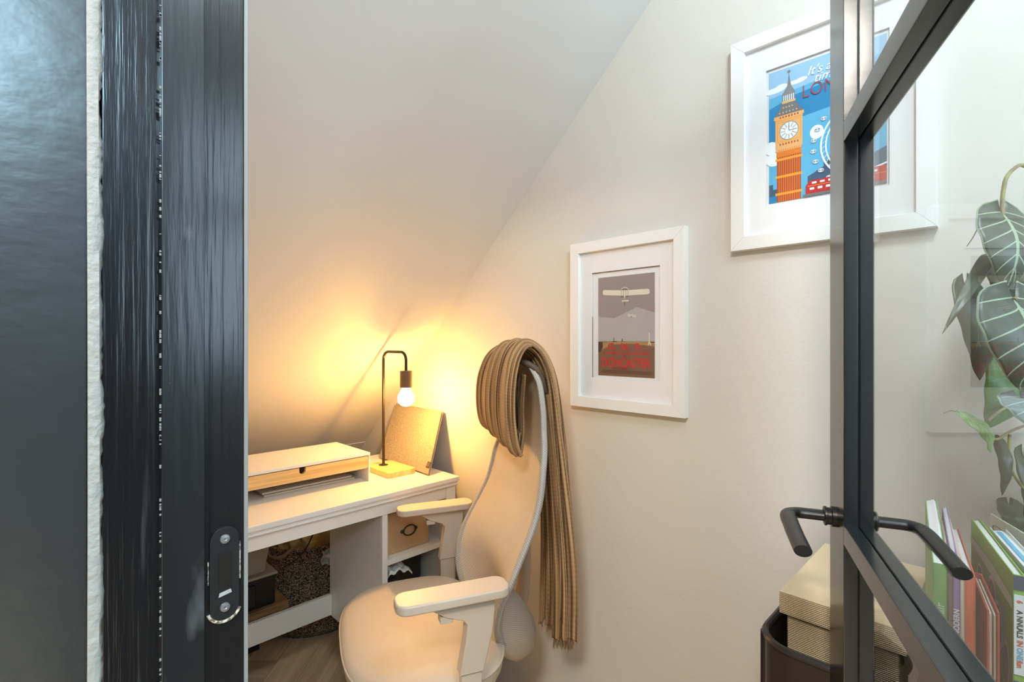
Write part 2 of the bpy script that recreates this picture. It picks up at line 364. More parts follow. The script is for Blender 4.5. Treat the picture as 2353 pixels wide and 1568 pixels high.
b = MB(); b.box((-1.7, -1.1, 2.4), (.05, .70, 2.5), 'ceil'); b.box((-1.7, -2.6, 2.4), (.05, -2.4, 2.5), 'ceil'); b.box((-1.7, -2.4, 2.4), (-1.2, -1.1, 2.5), 'ceil'); b.box((.01, -2.4, 2.4), (.05, -1.1, 2.5), 'ceil'); S(b.build('ceiling'))
b = MB(); b.box((-1.8, .561, 0), (.0465, .68, 2.4), 'darkwall'); S(b.build('wall_hall_end'))
b = MB(); b.box((-1.8, -2.6, 0), (-1.7, .561, 2.4), 'darkwall'); S(b.build('wall_hall_side'))
b = MB(); b.box((-1.7, -2.7, 0), (.05, -2.6, 2.4), 'darkwall'); b.box((.05, -2.7, 0), (.12, -1.1, 2.4), 'darkwall'); S(b.build('wall_hall_back'))
def win(name, loc, cu, cv, u0, u1, v0, v1, off):          # frame and pane of an added, unseen window, in the plane of two axes
    t = thing(name, loc, kind='structure'); X = basis((0, 0, 0), cu, cv, Vector(cu).cross(Vector(cv))); f = .04
    b = MB()
    for a, c in (((u0, v0), (u1, v0+f)), ((u0, v1-f), (u1, v1)), ((u0, v0+f), (u0+f, v1-f)), ((u1-f, v0+f), (u1, v1-f))): b.box((*a, off), (*c, off+.05), 'white2', .003, X)
    b.build('added_window_frame', t); b = MB(); b.box((u0+f, v0+f, off+.022), (u1-f, v1-f, off+.028), 'glass', 0, X); b.build('glass_pane', t)
win('added_window_1', (-.6, -1.75, 2.45), (1, 0, 0), (0, 1, 0), -1.2, .01, -2.4, -1.1, 2.45)  # unseen rooflight, added to go with the blue sheen light
win('added_window_2', (.68, -1.06, 1.1), (1, 0, 0), (0, 0, 1), .33, 1.03, 1.13, 2.11, 1.05)  # unseen opening, added to go with the slope fill
# floor of herringbone planks
def floor():
    L, W = .60, .12; mb = MB(); bm = mb.bm; tone = bm.loops.layers.float_color.new('tone'); mi = mb.mi('floorwood'); R = math.radians(45)
    def rot(p): return (p[0]*math.cos(R)-p[1]*math.sin(R)+.724, p[0]*math.sin(R)+p[1]*math.cos(R)+1.817)
    g = .0004
    for k in range(-70, 70):
        for q in range(-14, 14):
            ox, oy = k*W+q*L, k*W-q*L
            for (x0, x1, y0, y1_, hor) in ((0, L, 0, W, 1), (-W, 0, 0, L, 0)):
                cs = [(ox+x0+g, oy+y0+g), (ox+x1-g, oy+y0+g), (ox+x1-g, oy+y1_-g), (ox+x0+g, oy+y1_-g)]
                ps = [rot(c) for c in cs]; cx = sum(p[0] for p in ps)/4; cy = sum(p[1] for p in ps)/4
                if not (-2.1 < cx < 1.5 and -3 < cy < 3.4): continue
                f = bm.faces.new([bm.verts.new((p[0], p[1], 0)) for p in ps]); f.material_index = mi
                t = random.uniform(.78, 1.12); ou, ov = random.uniform(0, 9), random.uniform(0, 9)
                uvc = [(0, 0), (L, 0), (L, W), (0, W)] if hor else [(0, 0), (0, W), (L, W), (L, 0)]
                for l, u in zip(f.loops, uvc): l[mb.uv].uv = (u[0]+ou, u[1]+ov); l[tone] = (t, t*.97, t*.93, 1)
    for co, no in (((XW+.02, 0, 0), (1, 0, 0)), ((-1.75, 0, 0), (-1, 0, 0)), ((0, 3.02, 0), (0, 1, 0)), ((0, -2.65, 0), (0, -1, 0))):
        bmesh.ops.bisect_plane(bm, geom=bm.verts[:]+bm.edges[:]+bm.faces[:], plane_co=co, plane_no=no, clear_outer=True)
    mb.box((-1.75, -2.65, -.05), (XW+.02, 3.02, -.0012), 'gap'); return S(mb.build('floor'))
floor()
# door lining on the left: lining board, stop, rebate, strike plate
YJ = .56
t = thing('trim_1', (.11, YJ, 0), kind='structure')
b = MB(); b.box((.0565, YJ, 0), (.1705, .60, 2.08), 'jamb', .0015); b.build('lining_board', t)
b = MB(); b.box((.0985, YJ-.007, 0), (.1335, YJ, 2.04), 'jamb2', .0012); st = b.build('door_stop', t)
b = MB(); random.seed(3)
for k in range(200):                         # beads of old white filler along the stop
    z = random.uniform(.55, 1.95)
    b.box((.0972, YJ-.0062, z), (.0988, YJ-.0050, z+random.uniform(.0008, .004)), 'filler', .0003)
o = b.build('filler_bead', t); o['kind'] = 'stuff'; o['label'] = 'broken line of pale filler beads'
sp = MB(); Xp = basis((.1521, YJ-.0003, EYE-.232), (1, 0, 0), (0, 0, 1), (0, -1, 0))
sp.prism(rrect(.026, .092, .0125), .0025, 'black', Xp, .0005); p = sp.build('strike_plate', t)
b = MB(); b.prism(rrect(.0115, .040, .001), .0006, 'darkbox', Xp @ Matrix.Translation((0, .001, .0026))); b.build('latch_slot', p)
b = MB(); b.prism([(-.006, -.022), (.006, -.020), (.005, -.0165), (-.005, -.018)], .0006, 'rub', Xp @ Matrix.Translation((0, 0, .0032))); b.build('worn_lip', p)
for z in (-.0335, .0345):
    b = MB(); b.lathe([(0, .0012), (.0012, .0012), (.0018, .002), (.0042, .0016), (.0046, 0)], 'bracket', n=16, X=Xp @ Matrix.Translation((0, z, .0025))); b.build('screw', p)
b = MB()
arc = [(.0148*math.cos(a), -.0335+.0148*math.sin(a)) for a in [math.radians(d) for d in range(195, 350, 12)]]
b.tube([Xp @ Vector((x, y, .0008)) for x, y in arc], .0016, 'chip', 6); b.tube([Xp @ Vector((.0143, y, .0006)) for y in (-.01, .0, .012, .028)], .0006, 'chip', 5)
b.tube([Xp @ Vector((-.0143, y, .0006)) for y in (-.008, .0, .015)], .0006, 'chip', 5)
b.build('chipped_paint_ring', t)['label'] = 'chipped cream paint around the strike plate'
b = MB(); random.seed(5)
def caulk(i, j):
    z = j*2.04; ed = [(.0465, .0), (.0468, -.0022), (.0500, -.0028), (.0545, -.0024), (.0570+.0014*math.sin(z*23)*math.sin(z*61)+.0009*random.uniform(-1, 1), .0003)]
    x, y = ed[min(4, int(round(i*4)))]; x += .0005*math.sin(z*7); return (x, YJ+y, z)
b.grid(caulk, 5, 420, 'caulk'); S(b.build('trim_2', solid=.001, solid_off=-1))
b = MB(); b.box((.1705, YJ-.001, 0), (.1742, .70, 2.08), 'grey_white', .0006); S(b.build('trim_3'))
# hinge-side lining and head
b = MB(); b.box((.0565, -.16, 0), (.1705, -.125, 2.08), 'jamb', .0015); b.box((.0565, -.125, 2.04), (.1705, YJ, 2.08), 'jamb', .0015); S(b.build('trim_4'))
b = MB(); b.box((1.188, 1.97, 0), (XW, 2.6, .07), 'wall'); b.box((1.188, -1.0, 0), (XW, 1.10, .07), 'wall', .002); S(b.build('baseboard_right'))

# ------------------------------------------------------------------ the glazed door, standing open
DD = Vector((.927, .376, 0)).normalized(); DN = Vector((-DD.y, DD.x, 0))       # away from the hinge, towards the desk side
PA = Vector((.751, .154, 0)); TH = .033
XD = basis(PA, -DD, DN, (0, 0, 1))                                               # local x runs to the hinge, y to the desk side
door = thing('door_1', PA-DD*.61, kind='structure')
def bar(a0, a1, z0, z1, name, n=None):
    b = MB(); g = .0009
    b.box((a0, -TH/2+g, z0), (a1, 0, z1), 'steel', .0012, XD); b.box((a0, -TH, z0), (a1, -TH/2-g, z1), 'steel', .0012, XD)
    e = .004 if (z1-z0) < .3 else 0
    b.box((a0+(0 if e else .004), -TH/2-.002, z0+e), (a1-(0 if e else .004), -TH/2+.002, z1-e), 'black', 0, XD)
    return b.build(name, door)
bar(-.090, 0, .02, 2.0, 'stile'); bar(.55, .61, .02, 2.0, 'stile')
bar(0, .55, .02, .20, 'rail'); bar(0, .55, 1.94, 2.0, 'rail')
bars = [(EYE-.7475, EYE-.7205), (EYE-.2595, EYE-.234), (EYE+.254, EYE+.2805)]
for z0, z1 in bars: bar(0, .55, z0, z1, 'glazing_bar')
edges = [.20]+[z for q in bars for z in q]+[1.94]
for z0, z1 in zip(edges[::2], edges[1::2]):
    b = MB(); b.box((0, -TH/2-.0006, z0), (.55, -TH/2+.0006, z1), 'glass', 0, XD); b.build('glass_pane', door)
def lever(side):                                                                # +1 desk side, -1 far side
    y0 = 0 if side > 0 else -TH; Z = EYE-.240; a = -.050
    h = MB(); Y = Matrix.Rotation(math.radians(-90*side), 4, 'X')
    Xh = XD @ Matrix.Translation((a, y0, Z)) @ Y
    h.lathe([(0, 0), (.0135, 0), (.0135, .005), (.0115, .006), (.0115, .0105), (.0128, .011), (.0128, .0135), (.0098, .0145), (0, .0145)], 'black', n=28, X=Xh)
    n_ = .058
    pts = [(a, y0+side*.012, Z), (a, y0+side*(n_-.028), Z), (a+.001, y0+side*(n_-.012), Z), (a+.008, y0+side*(n_-.003), Z), (a+.020, y0+side*(n_+.001), Z-.0005), (a+.05, y0+side*(n_+.001), Z-.001), (a+.09, y0+side*n_, Z-.002), (a+.138, y0+side*(n_-.002), Z-.003)]
    r = [.0095, .0095, .0095, .0098, .0098, .0096, .0094, .0092]
    if side > 0: r = [x*1.05 for x in r]
    h.tube([XD @ Vector(p) for p in smooth_path(pts, 5)], [r[min(7, i//5)] for i in range(36)], 'black', 20, flat_=((0, 0, 1), .72))
    return h.build('door_handle', door, smooth=50)
lever(1); lever(-1)

# ------------------------------------------------------------------ desk
DZ = .732
desk = thing('desk', (.70, 1.67, 0), 'white writing desk with moulded top and open cubby, under the sloping ceiling', 'desk')
DX0, DX1, DY0, DY1 = .248, 1.150, 1.417, 1.94
b = MB(); b.box((DX0, DY0, DZ-.017), (DX1, DY1, DZ), 'white', .003); b.box((DX0+.006, DY0+.006, DZ-.024), (DX1-.006, DY1, DZ-.017), 'white', .001)
b.box((DX0+.003, DY0+.003, DZ-.031), (DX1-.003, DY1, DZ-.0235), 'white', .003); b.build('desktop', desk)
AZ = DZ-.031
b = MB(); b.box((DX0+.05, 1.430, .661), (1.098, 1.448, AZ), 'white', .001); b.build('front_apron', desk)
for x0, x1, nm in ((DX0+.008, DX0+.05, 1), (1.098, 1.139, 1)):
    for y0, y1 in ((1.427, 1.470), (1.89, 1.932)):
        b = MB(); b.box((x0, y0, .0), (x1, y1, AZ), 'white', .002); b.build('leg', desk)
b = MB(); b.box((.848, 1.445, .195), (.864, 1.812, .661), 'white', .001); b.box((.846, 1.434, .195), (.866, 1.450, .661), 'white', .0015); b.build('divider_panel', desk)
b = MB(); b.box((1.104, 1.47, .195), (1.118, 1.89, AZ), 'white', .001); b.build('side_panel', desk)
b = MB(); b.box((DX0+.01, 1.47, .195), (DX0+.024, 1.89, AZ), 'white', .001); b.build('side_panel', desk)
b = MB(); b.box((.864, 1.440, .489), (1.104, 1.81, .507), 'white', .001); b.build('shelf', desk)
b = MB(); b.box((.864, 1.440, .195), (1.104, 1.81, .213), 'white', .001); b.build('cubby_floor', desk)
b = MB(); b.box((.864, 1.800, .213), (1.104, 1.808, AZ), 'white', .0005); b.build('cubby_back', desk)
b = MB(); b.box((DX0+.024, 1.796, .201), (.848, 1.812, .277), 'white', .001); b.build('rear_rail', desk)

# monitor stand
ms = thing('monitor_stand', (.654, 1.715, DZ), 'low white monitor stand with a bamboo drawer on the desktop', 'monitor stand')
x0, x1, y0, y1 = .419, .889, 1.587, 1.843; T = DZ+.1
b = MB(); b.box((x0, y0, T-.0095), (x1, y1, T), 'white', .0012); b.build('top', ms)
for a, c in ((x0, x0+.006), (x1-.006, x1)):
    b = MB(); b.box((a, y0+.001, DZ), (c, y1, T-.0095), 'white', .0008); b.build('side', ms)
b = MB(); b.box((x0+.006, y0+.012, T-.056), (x1-.006, y1-.004, T-.052), 'white'); b.build('shelf', ms)
b = MB()
n = 12; hx = .654; pts = [(x0+.008, T-.0510), (x1-.008, T-.0510), (x1-.008, T-.0115)]
pts += [(hx+.0105*math.cos(a), T-.0215-.0105*math.sin(a)) if 0 < k < n else (hx+.0105*math.cos(a), T-.0115) for k, a in enumerate([math.pi*q/n for q in range(n+1)])]
pts += [(x0+.008, T-.0115)]
b.prism(pts, .012, 'bamboo', basis((0, y0+.013, 0), (1, 0, 0), (0, 0, 1), (0, -1, 0))); dr = b.build('drawer', ms)
b = MB(); b.box((x0+.010, y0+.014, T-.050), (x0+.016, y1-.02, T-.020), 'bamboo'); b.box((x1-.016, y0+.014, T-.050), (x1-.010, y1-.02, T-.020), 'bamboo'); b.box((x0+.01, y1-.026, T-.050), (x1-.01, y1-.02, T-.02), 'bamboo'); b.box((x0+.01, y0+.014, T-.050), (x1-.01, y1-.02, T-.048), 'bamboo'); b.build('drawer_tray', dr)
# notebooks in the stand
for k, (za, xa, xb, ya) in enumerate(((0, .560, .866, 1.652), (.0068, .556, .858, 1.658))):
    b = MB(); z0 = DZ+za; b.box((xa, ya, z0), (xb, ya+.165, z0+.0012), 'notebook', .0004); b.box((xa, ya, z0+.0053), (xb, ya+.165, z0+.0065), 'notebook', .0004); b.box((xa+.002, ya+.002, z0+.0012), (xb-.002, ya+.163, z0+.0053), 'pages')
    tag(b.build('notebook'), ('thin beige notebook on the desk under the monitor stand, lower of the two', 'thin beige notebook under the monitor stand, upper of the two')[k], 'notebook', 'notebooks under the monitor stand')
# lamp
LX, LY = 1.000, 1.687
lamp = thing('table_lamp', (1.005, 1.65, DZ), 'dark arched table lamp with bare glowing bulb and square bamboo base', 'lamp')
b = MB(); b.prism(rrect(.115, .178, .014), .0195, 'block', Matrix.Translation((1.006, 1.652, DZ)), .002); b.build('base', lamp)
b = MB(); b.lathe([(0, 0), (.0175, 0), (.0175, .0012), (.008, .002), (.0065, .005), (0, .005)], 'pole', (LX, LY, DZ+.0195), 24); b.build('collar', lamp)
LT = EYE-.040; LX2, LY2 = 1.011, 1.551; R_ = .030
pp = [(LX, LY, DZ+.02), (LX, LY, LT-R_)]+[(LX, LY-R_+R_*math.cos(a), LT-R_+R_*math.sin(a)) for a in [math.radians(d) for d in range(10, 90, 10)]]+[(LX, LY-R_, LT), (LX, LY2+R_, LT)]
pp += [(LX, LY2+R_-R_*math.sin(a), LT-R_+R_*math.cos(a)) for a in [math.radians(d) for d in range(10, 90, 10)]]+[(LX, LY2, LT-R_), (LX, LY2, EYE-.106)]
pp = [(x+(LX2-LX)*max(0, (LY-y)/(LY-LY2)), y, z) for x, y, z in pp]
b = MB(); b.tube(pp, .0052, 'pole', 12); b.build('pole', lamp)
b = MB(); b.lathe([(0, .002), (.006, .002), (.006, 0), (.020, 0), (.0215, -.002), (.0215, -.058), (.0205, -.0605), (.015, -.0605), (.015, -.05)], 'socket', (LX2, LY2, EYE-.107), 32); b.build('socket', lamp)
b = MB(); b.lathe([(0, -.0005), (.0125, -.001), (.0145, -.012), (.0205, -.022), (.0275, -.034), (.0300, -.046), (.0275, -.060), (.0195, -.070), (.010, -.0745), (0, -.0755)], 'bulb', (LX2, LY2, EYE-.160), 32); b.build('bulb', lamp)['label'] = 'glowing warm white bulb'
fl_ = bpy.data.lights.new('filament', 'POINT'); fl_.energy = FILAMENT_POWER; fl_.color = (1.0, .45, .05); fl_.shadow_soft_size = .009
fo_ = bpy.data.objects.new('filament', fl_); COL.objects.link(fo_); fo_.location = (LX2, LY2, EYE-.204)
# felt laptop sleeve leaning in the corner
fl = [on_z(988, 1093, DZ+.001), on_z(875, 1054, DZ+.001)]
fo, fx = fl[0], (fl[1]-fl[0]).normalized()
topr = on_x(1019, 947, XW-.012); fz = (topr-fo); fz = (fz-fx*fz.dot(fx)); hgt = fz.length; fz.normalize(); fn = fx.cross(fz).normalized()
if fn.x > 0: fn = -fn
XF = basis(fo, fx, fz, fn)
L_ = (fl[1]-fl[0]).length
sl = thing('laptop_sleeve', fo+fx*L_/2, 'mottled grey brown felt sleeve leaning on the wall behind the lamp', 'laptop sleeve')
sk = (topr-fo).dot(fx)
out = [(0, 0), (L_, .004), (L_+sk*.8, hgt), (sk, hgt)]
b = MB(); b.prism(out, .004, 'felt', XF, .001); b.build('back_panel', sl)
out2 = [(0, 0), (L_, .004), (L_+sk*.75, hgt-.010), (sk*.97, hgt-.008)]
b = MB(); b.prism(out2, .004, 'felt', XF @ Matrix.Translation((0, 0, .006)), .001); b.build('front_panel', sl)
b = MB(); b.prism([(0, 0), (.003, 0), (sk+.003, hgt-.005), (sk, hgt-.005)], .003, 'felt_edge', XF @ Matrix.Translation((0, 0, .0035))); b.build('edge_seam', sl)
b = MB(); b.box((.008, .022, .0102), (.028, .044, .0122), 'leather', .0008, XF); tg = b.build('leather_tag', sl)
b = MB(); b.tube([XF @ Vector((.018+.006*math.cos(a), .033+.006*math.sin(a), .0125)) for a in [2*math.pi*q/20 for q in range(20)]], .0007, 'taginlay', 6, closed=True); b.box((.013, .0324, .0122), (.023, .0336, .0130), 'taginlay', 0, XF); b.build('tag_mark', tg)

# cubby: cardboard box with ring pull, lower shelf clutter
cb = thing('cardboard_box', (.967, 1.62, .507), 'brown cardboard box with lid and dark oval ring pull in the desk cubby', 'storage box')
b = MB(); b.box((.886, 1.469, .5078), (1.052, 1.79, .628), 'card', .0015); b.build('body', cb)
b = MB(); b.box((.882, 1.465, .622), (1.056, 1.794, .656), 'card', .0015); b.build('lid', cb)
b = MB(); cx, cz = .969, .573
b.tube([(cx+.024*math.cos(a), 1.464, cz+.017*math.sin(a)) for a in [2*math.pi*q/32 for q in range(32)]], .0024, 'pole', 8, closed=True)
for s_ in (-1, 1): b.lathe([(0, 0), (.006, 0), (.006, .003), (.003, .006), (0, .0065)], 'pole', n=14, X=basis((cx+s_*.028, 1.4695, cz), (1, 0, 0), (0, 0, 1), (0, -1, 0)))
b.build('ring_pull', cb)
b = MB(); b.prism(rrect(.16, .11, .045, 8), .245, 'darkbox', basis((1.012, 1.60, .2137), (1, 0, 0), (0, 1, 0), (0, 0, 1)), .018, 4)
tag(b.build('cable_pouch'), 'rounded black case in the lower cubby of the desk', 'case')
b = MB(); b.box((.8685, 1.462, .2137), (.926, 1.60, .425), 'darkbox', .004); tag(b.build('black_box'), 'small black box at the left of the lower desk cubby', 'box')
b = MB(); random.seed(11)
b.grid(lambda i, j: (.880+i*.095+.01*math.sin(j*5), 1.458+j*.075, .437+.012*math.sin(i*4+j*3)+.006*math.sin(i*17)+.004*math.sin(j*19)+.02*j), 14, 10, 'paper'); o = b.build('crumpled_paper', solid=.001)
tag(o, 'crumpled white paper lying on the black box in the lower cubby', 'paper')

# ------------------------------------------------------------------ under the desk
bk = thing('rope_basket', (.955, 2.20, 0), 'tall dark flecked rope basket with a loop handle, under the desk', 'basket')
BC = Vector((.955, 2.20, 0))
def basket_pt(i, j):
    a = 2*math.pi*i; z = .385*j; r = .185+.022*math.sin(j*math.pi*.9)+.006*math.sin(3*a+j*5)+.004*math.sin(5*a+2)
    if j < .06: r -= .02*(1-j/.06)
    z *= 1+.10*math.sin(a*1.0+.6)*j*.6
    return (BC.x+r*math.cos(a), BC.y+r*math.sin(a), z+.002)
b = MB(); b.grid(basket_pt, 64, 30, 'basket', closeu=True); b.lathe([(0, .004), (.17, .004)], 'basket', BC, 48); b.build('body', bk, solid=.009)
b = MB(); b.tube([Vector(basket_pt(i/48, 1.0)) for i in range(48)], .008, 'basket', 8, closed=True); b.build('rim', bk)
b = MB(); hp = [on_y(u, v, y) for u, v, y in ((612, 1262, 2.06), (616, 1276, 2.02), (630, 1283, 1.99), (650, 1279, 1.98), (672, 1262, 1.985), (688, 1254, 1.99))]
b.tube(smooth_path(hp, 6), .006, 'rope', 8); b.build('handle', bk)['label'] = 'braided rope loop handle'
b = MB(); random.seed(2)
def bag(i, j): a = 2*math.pi*i; r = (.140+.014*math.sin(5*a)+.012*math.sin(9*a+j*6))*(1-.15*j); return (.965+r*math.cos(a), 2.19+r*.95*math.sin(a), .28+.21*j+.02*math.sin(3*a)*j)
b.grid(bag, 48, 14, 'cream', closeu=True); o = b.build('paper_bag', solid=.001); tag(o, 'crumpled cream paper bag standing in the rope basket', 'paper bag')
b = MB(); b.box((.975, 2.035, .37), (1.06, 2.055, .50), 'darkbox', .005); tag(b.build('black_device'), 'small black device standing at the back of the rope basket', 'device')
b = MB(); b.grid(lambda i, j: on_y(740+28*i+3*math.sin(j*7), 1266+34*j-6*i+3*math.sin(i*8+j*3), 1.93+.03*math.sin(i*5)+.02*math.sin(j*9)), 10, 10, 'paper')
tag(b.build('crumpled_tissue', solid=.001), 'crumpled white tissue between rope basket and desk panel', 'tissue')
b = MB(); cp = [on_y(u, v, y) for u, v, y in ((727, 1212, 1.86), (718, 1232, 1.87), (700, 1266, 1.88), (676, 1290, 1.885), (650, 1306, 1.89), (615, 1321, 1.89), (575, 1334, 1.885), (540, 1340, 1.88))]
b.tube(smooth_path(cp, 6), .0028, 'darkbox', 6); tag(b.build('power_cable'), 'thin black cable hanging in a curve below the desk', 'cable')
pr = thing('printer', (.52, 2.0, .285), 'black printer on a wooden board in the shade under the desk', 'printer')
b = MB(); b.box((.36, 1.86, .285), (.672, 2.08, .400), 'darkbox', .010); b.build('body', pr)
b = MB(); b.box((.356, 1.856, .391), (.676, 2.084, .401), 'greybox', .003); b.build('trim_band', pr)
b = MB(); b.box((.46, 1.852, .300), (.602, 1.862, .375), 'black', .006); b.build('front_flap', pr)
b = MB(); b.box((.34, 1.85, .255), (.715, 2.24, .285), 'brownwood', .006); b.box((.36, 2.11, .0), (.70, 2.23, .255), 'darkbox', .003)
tag(b.build('wooden_plinth'), 'low plinth with reddish brown wooden top under the black printer', 'plinth')
gb = thing('plastic_bin', (.51, 1.95, .401), 'olive grey plastic tub standing on the black printer', 'tub')
b = MB(); b.prism([(.37, .401), (.640, .401), (.672, .56), (.350, .56)], .16, 'greybox', basis((0, 2.04, 0), (1, 0, 0), (0, 0, 1), (0, -1, 0)), .004); b.build('body', gb)
b = MB(); b.box((.345, 1.872, .552), (.678, 2.048, .562), 'greybox', .003); b.build('rim', gb)

# ------------------------------------------------------------------ office chair
CC = Vector((.80, 1.08)); CB = Vector((.915, -.403)); CW = Vector((.403, .915))
def ch(bk_, w_, z): return Vector((CC.x+CB.x*bk_+CW.x*w_, CC.y+CB.y*bk_+CW.y*w_, EYE+z))
XC = basis((CC.x, CC.y, EYE), (CB.x, CB.y, 0), (CW.x, CW.y, 0), (0, 0, 1))
chair = thing('office_chair', (CC.x, CC.y, 0), 'beige swivel office chair with mesh back and padded armrests before the desk', 'chair')
def seat_ring(a, sc_, z, ex=2.95):
    c, s_ = math.cos(a), math.sin(a); r = (abs(c)**ex+abs(s_)**ex)**(-1/ex)
    hb = .207 if c < 0 else .178
    return ch(-.035+hb*r*c*sc_, .262*r*s_*sc_, z)
def rings(prof, m, name, n=72, par=chair):
    b = MB(); b.grid(lambda i, j: seat_ring(2*math.pi*i, *prof[int(round(j*(len(prof)-1)))]), n, len(prof), m, closeu=True); return b.build(name, par)
rings([(.0001, -.722), (.3, -.722), (.6, -.723), (.8, -.7255), (.92, -.730), (.98, -.737), (1.0, -.745)], 'seatleather', 'seat_cushion')
rings([(.998, -.745), (1.0, -.752), (.985, -.775), (.94, -.797), (.86, -.812), (.5, -.820), (.0001, -.820)], 'seatleather', 'seat_underside')
b = MB(); b.tube([seat_ring(2*math.pi*i/72, 1.003, -.746) for i in range(72)], .0022, 'seatleather', 6, closed=True); b.build('piping', chair)
ZL = [-.065, -.11, -.18, -.23, -.28, -.33, -.38, -.43, -.48, -.53, -.58, -.63, -.68, -.72, -.76, -.80, -.84, -.872]
WL = [.080, .118, .132, .140, .160, .180, .188, .193, .200, .206, .208, .196, .180, .166, .150, .122, .082, .02]
BL = [.232, .242, .247, .246, .239, .226, .217, .203, .180, .153, .128, .110, .104, .110, .125, .152, .195, .245]
CL = [.030, .030, .028, .024, .020, .020, .020, .020, .020, .024, .036, .062, .094, .122, .132, .122, .080, .030]
def interp(L_, t):
    x = t*(len(L_)-1); i = min(len(L_)-2, int(x)); f = x-i
    a, b_, c, d = L_[max(0, i-1)], L_[i], L_[i+1], L_[min(len(L_)-1, i+2)]
    return .5*((2*b_)+(c-a)*f+(2*a-5*b_+4*c-d)*f*f+(3*b_-a-3*c+d)*f**3)
def back(s_, t):
    k = 2*s_-1; return ch(interp(BL, t)+interp(CL, t)*(1-k*k), interp(WL, t)*k, interp(ZL, t))
b = MB(); b.grid(back, 28, 90, 'mesh', uvs=(.4, .88)); bs = b.build('backrest', chair, solid=.009, solid_off=0)
b = MB()
for s_ in (0, 1):
    def edge(i, j, s_=s_):
        k = (2*s_-1); t_ = j; p = back(s_, t_); q = back(abs(s_-.06), t_); d = (q-p).normalized()
        a = 2*math.pi*i; nrm = Vector((CB.x, CB.y, 0)); return p+d*(.0085+.0110*math.cos(a))+nrm*(.0095*math.sin(a))
    b.grid(edge, 10, 110, 'meshedge', closeu=True, uvs=(.10, 1.9))
b.build('backrest_edge', chair)['label'] = 'grey checked knitted edge binding'
b = MB()
b.tube(smooth_path([ch(.275, -.088, -.135), ch(.262, -.092, -.10), ch(.240, -.090, -.07), ch(.215, -.06, -.055), ch(.205, 0, -.05), ch(.215, .06, -.055)], 6), .009, 'b_dark', 10); b.build('headrest_rim', chair)
b = MB(); b.tube(smooth_path([ch(.05, .05, -.855), ch(.16, .07, -.885), ch(.25, .10, -.86), ch(.285, .10, -.76), ch(.270, .05, -.60), ch(.235, .03, -.46)], 6), .016, 'chair', 12, flat_=((CW.x, CW.y, 0), 1.5)); b.build('back_support', chair)
for s_, b0, w0 in ((-1, -.027, -.270), (1, .062, .303)):
    b = MB(); Xa = XC @ Matrix.Translation((b0, w0, -.5505))
    b.prism(rrect(.245, .070, .026, 8), .0200, 'chair', Xa, .004, 3); pad = b.build('arm_pad', chair); pad['label'] = 'smooth pale armrest pad'
    b = MB(); Xp2 = basis(XC @ Vector((b0, w0-.015, 0)), (CB.x, CB.y, 0), (0, 0, 1), (-CW.x, -CW.y, 0))
    pts = [(-.060, -.551), (.090, -.551), (.090, -.580), (.084, -.63), (.064, -.708), (.012, -.708), (.024, -.64), (.028, -.603), (.018, -.592), (-.02, -.578)]
    b.prism(pts, -.032, 'chair', Xp2 @ Matrix.Translation((0, 0, 0)), .003, 3); post = b.build('armrest_post', chair)
    b = MB(); b.box((b0-.030, w0-.012, -.592), (b0-.002, w0+.012, -.577), 'chair', .002, XC); b.build('height_button', post)
    b = MB(); b.box((b0+.016, w0-.010, -.845), (b0+.062, w0+.012, -.706), 'chair', .003, XC); b.box((b0+.016, min(w0, 0)*1.0, -.852) if s_ < 0 else (b0+.016, 0, -.852), (b0+.062, max(w0, 0), -.832), 'chair', .003, XC); b.build('armrest_bracket', chair)
b = MB(); b.box((-.11, -.09, -.862), (.12, .09, -.822), 'chair', .008, XC); b.build('tilt_mechanism', chair)
b = MB(); b.lathe([(.026, .10), (.026, .25), (.016, .25), (.016, .37), (0, .37)], 'chair', (CC.x, CC.y, 0), 24); b.build('gas_lift', chair)
b = MB(); b.lathe([(0, .13), (.045, .13), (.05, .115), (.045, .085), (0, .085)], 'chair', (CC.x, CC.y, 0), 24); b.build('base_hub', chair)
for k in range(5):
    a = math.radians(20+72*k); d = Vector((math.cos(a), math.sin(a), 0)); o_ = Vector((CC.x, CC.y, 0))
    b = MB(); b.tube([o_+d*.03+Vector((0, 0, .11)), o_+d*.15+Vector((0, 0, .10)), o_+d*.26+Vector((0, 0, .075))], [.022, .019, .015], 'chair', 12); leg = b.build('base_leg', chair)
    b = MB(); sd = Vector((-d.y, d.x, 0))
    for q in (-1, 1): b.lathe([(0, -.009), (.022, -.009), (.025, -.006), (.025, .006), (.022, .009), (0, .009)], 'darkbox', n=20, X=basis(o_+d*.26+sd*q*.016+Vector((0, 0, .0255)), d, (0, 0, 1), sd))
    b.tube([o_+d*.26+Vector((0, 0, .02)), o_+d*.26+Vector((0, 0, .07))], .006, 'darkbox', 8); b.build('caster', leg)

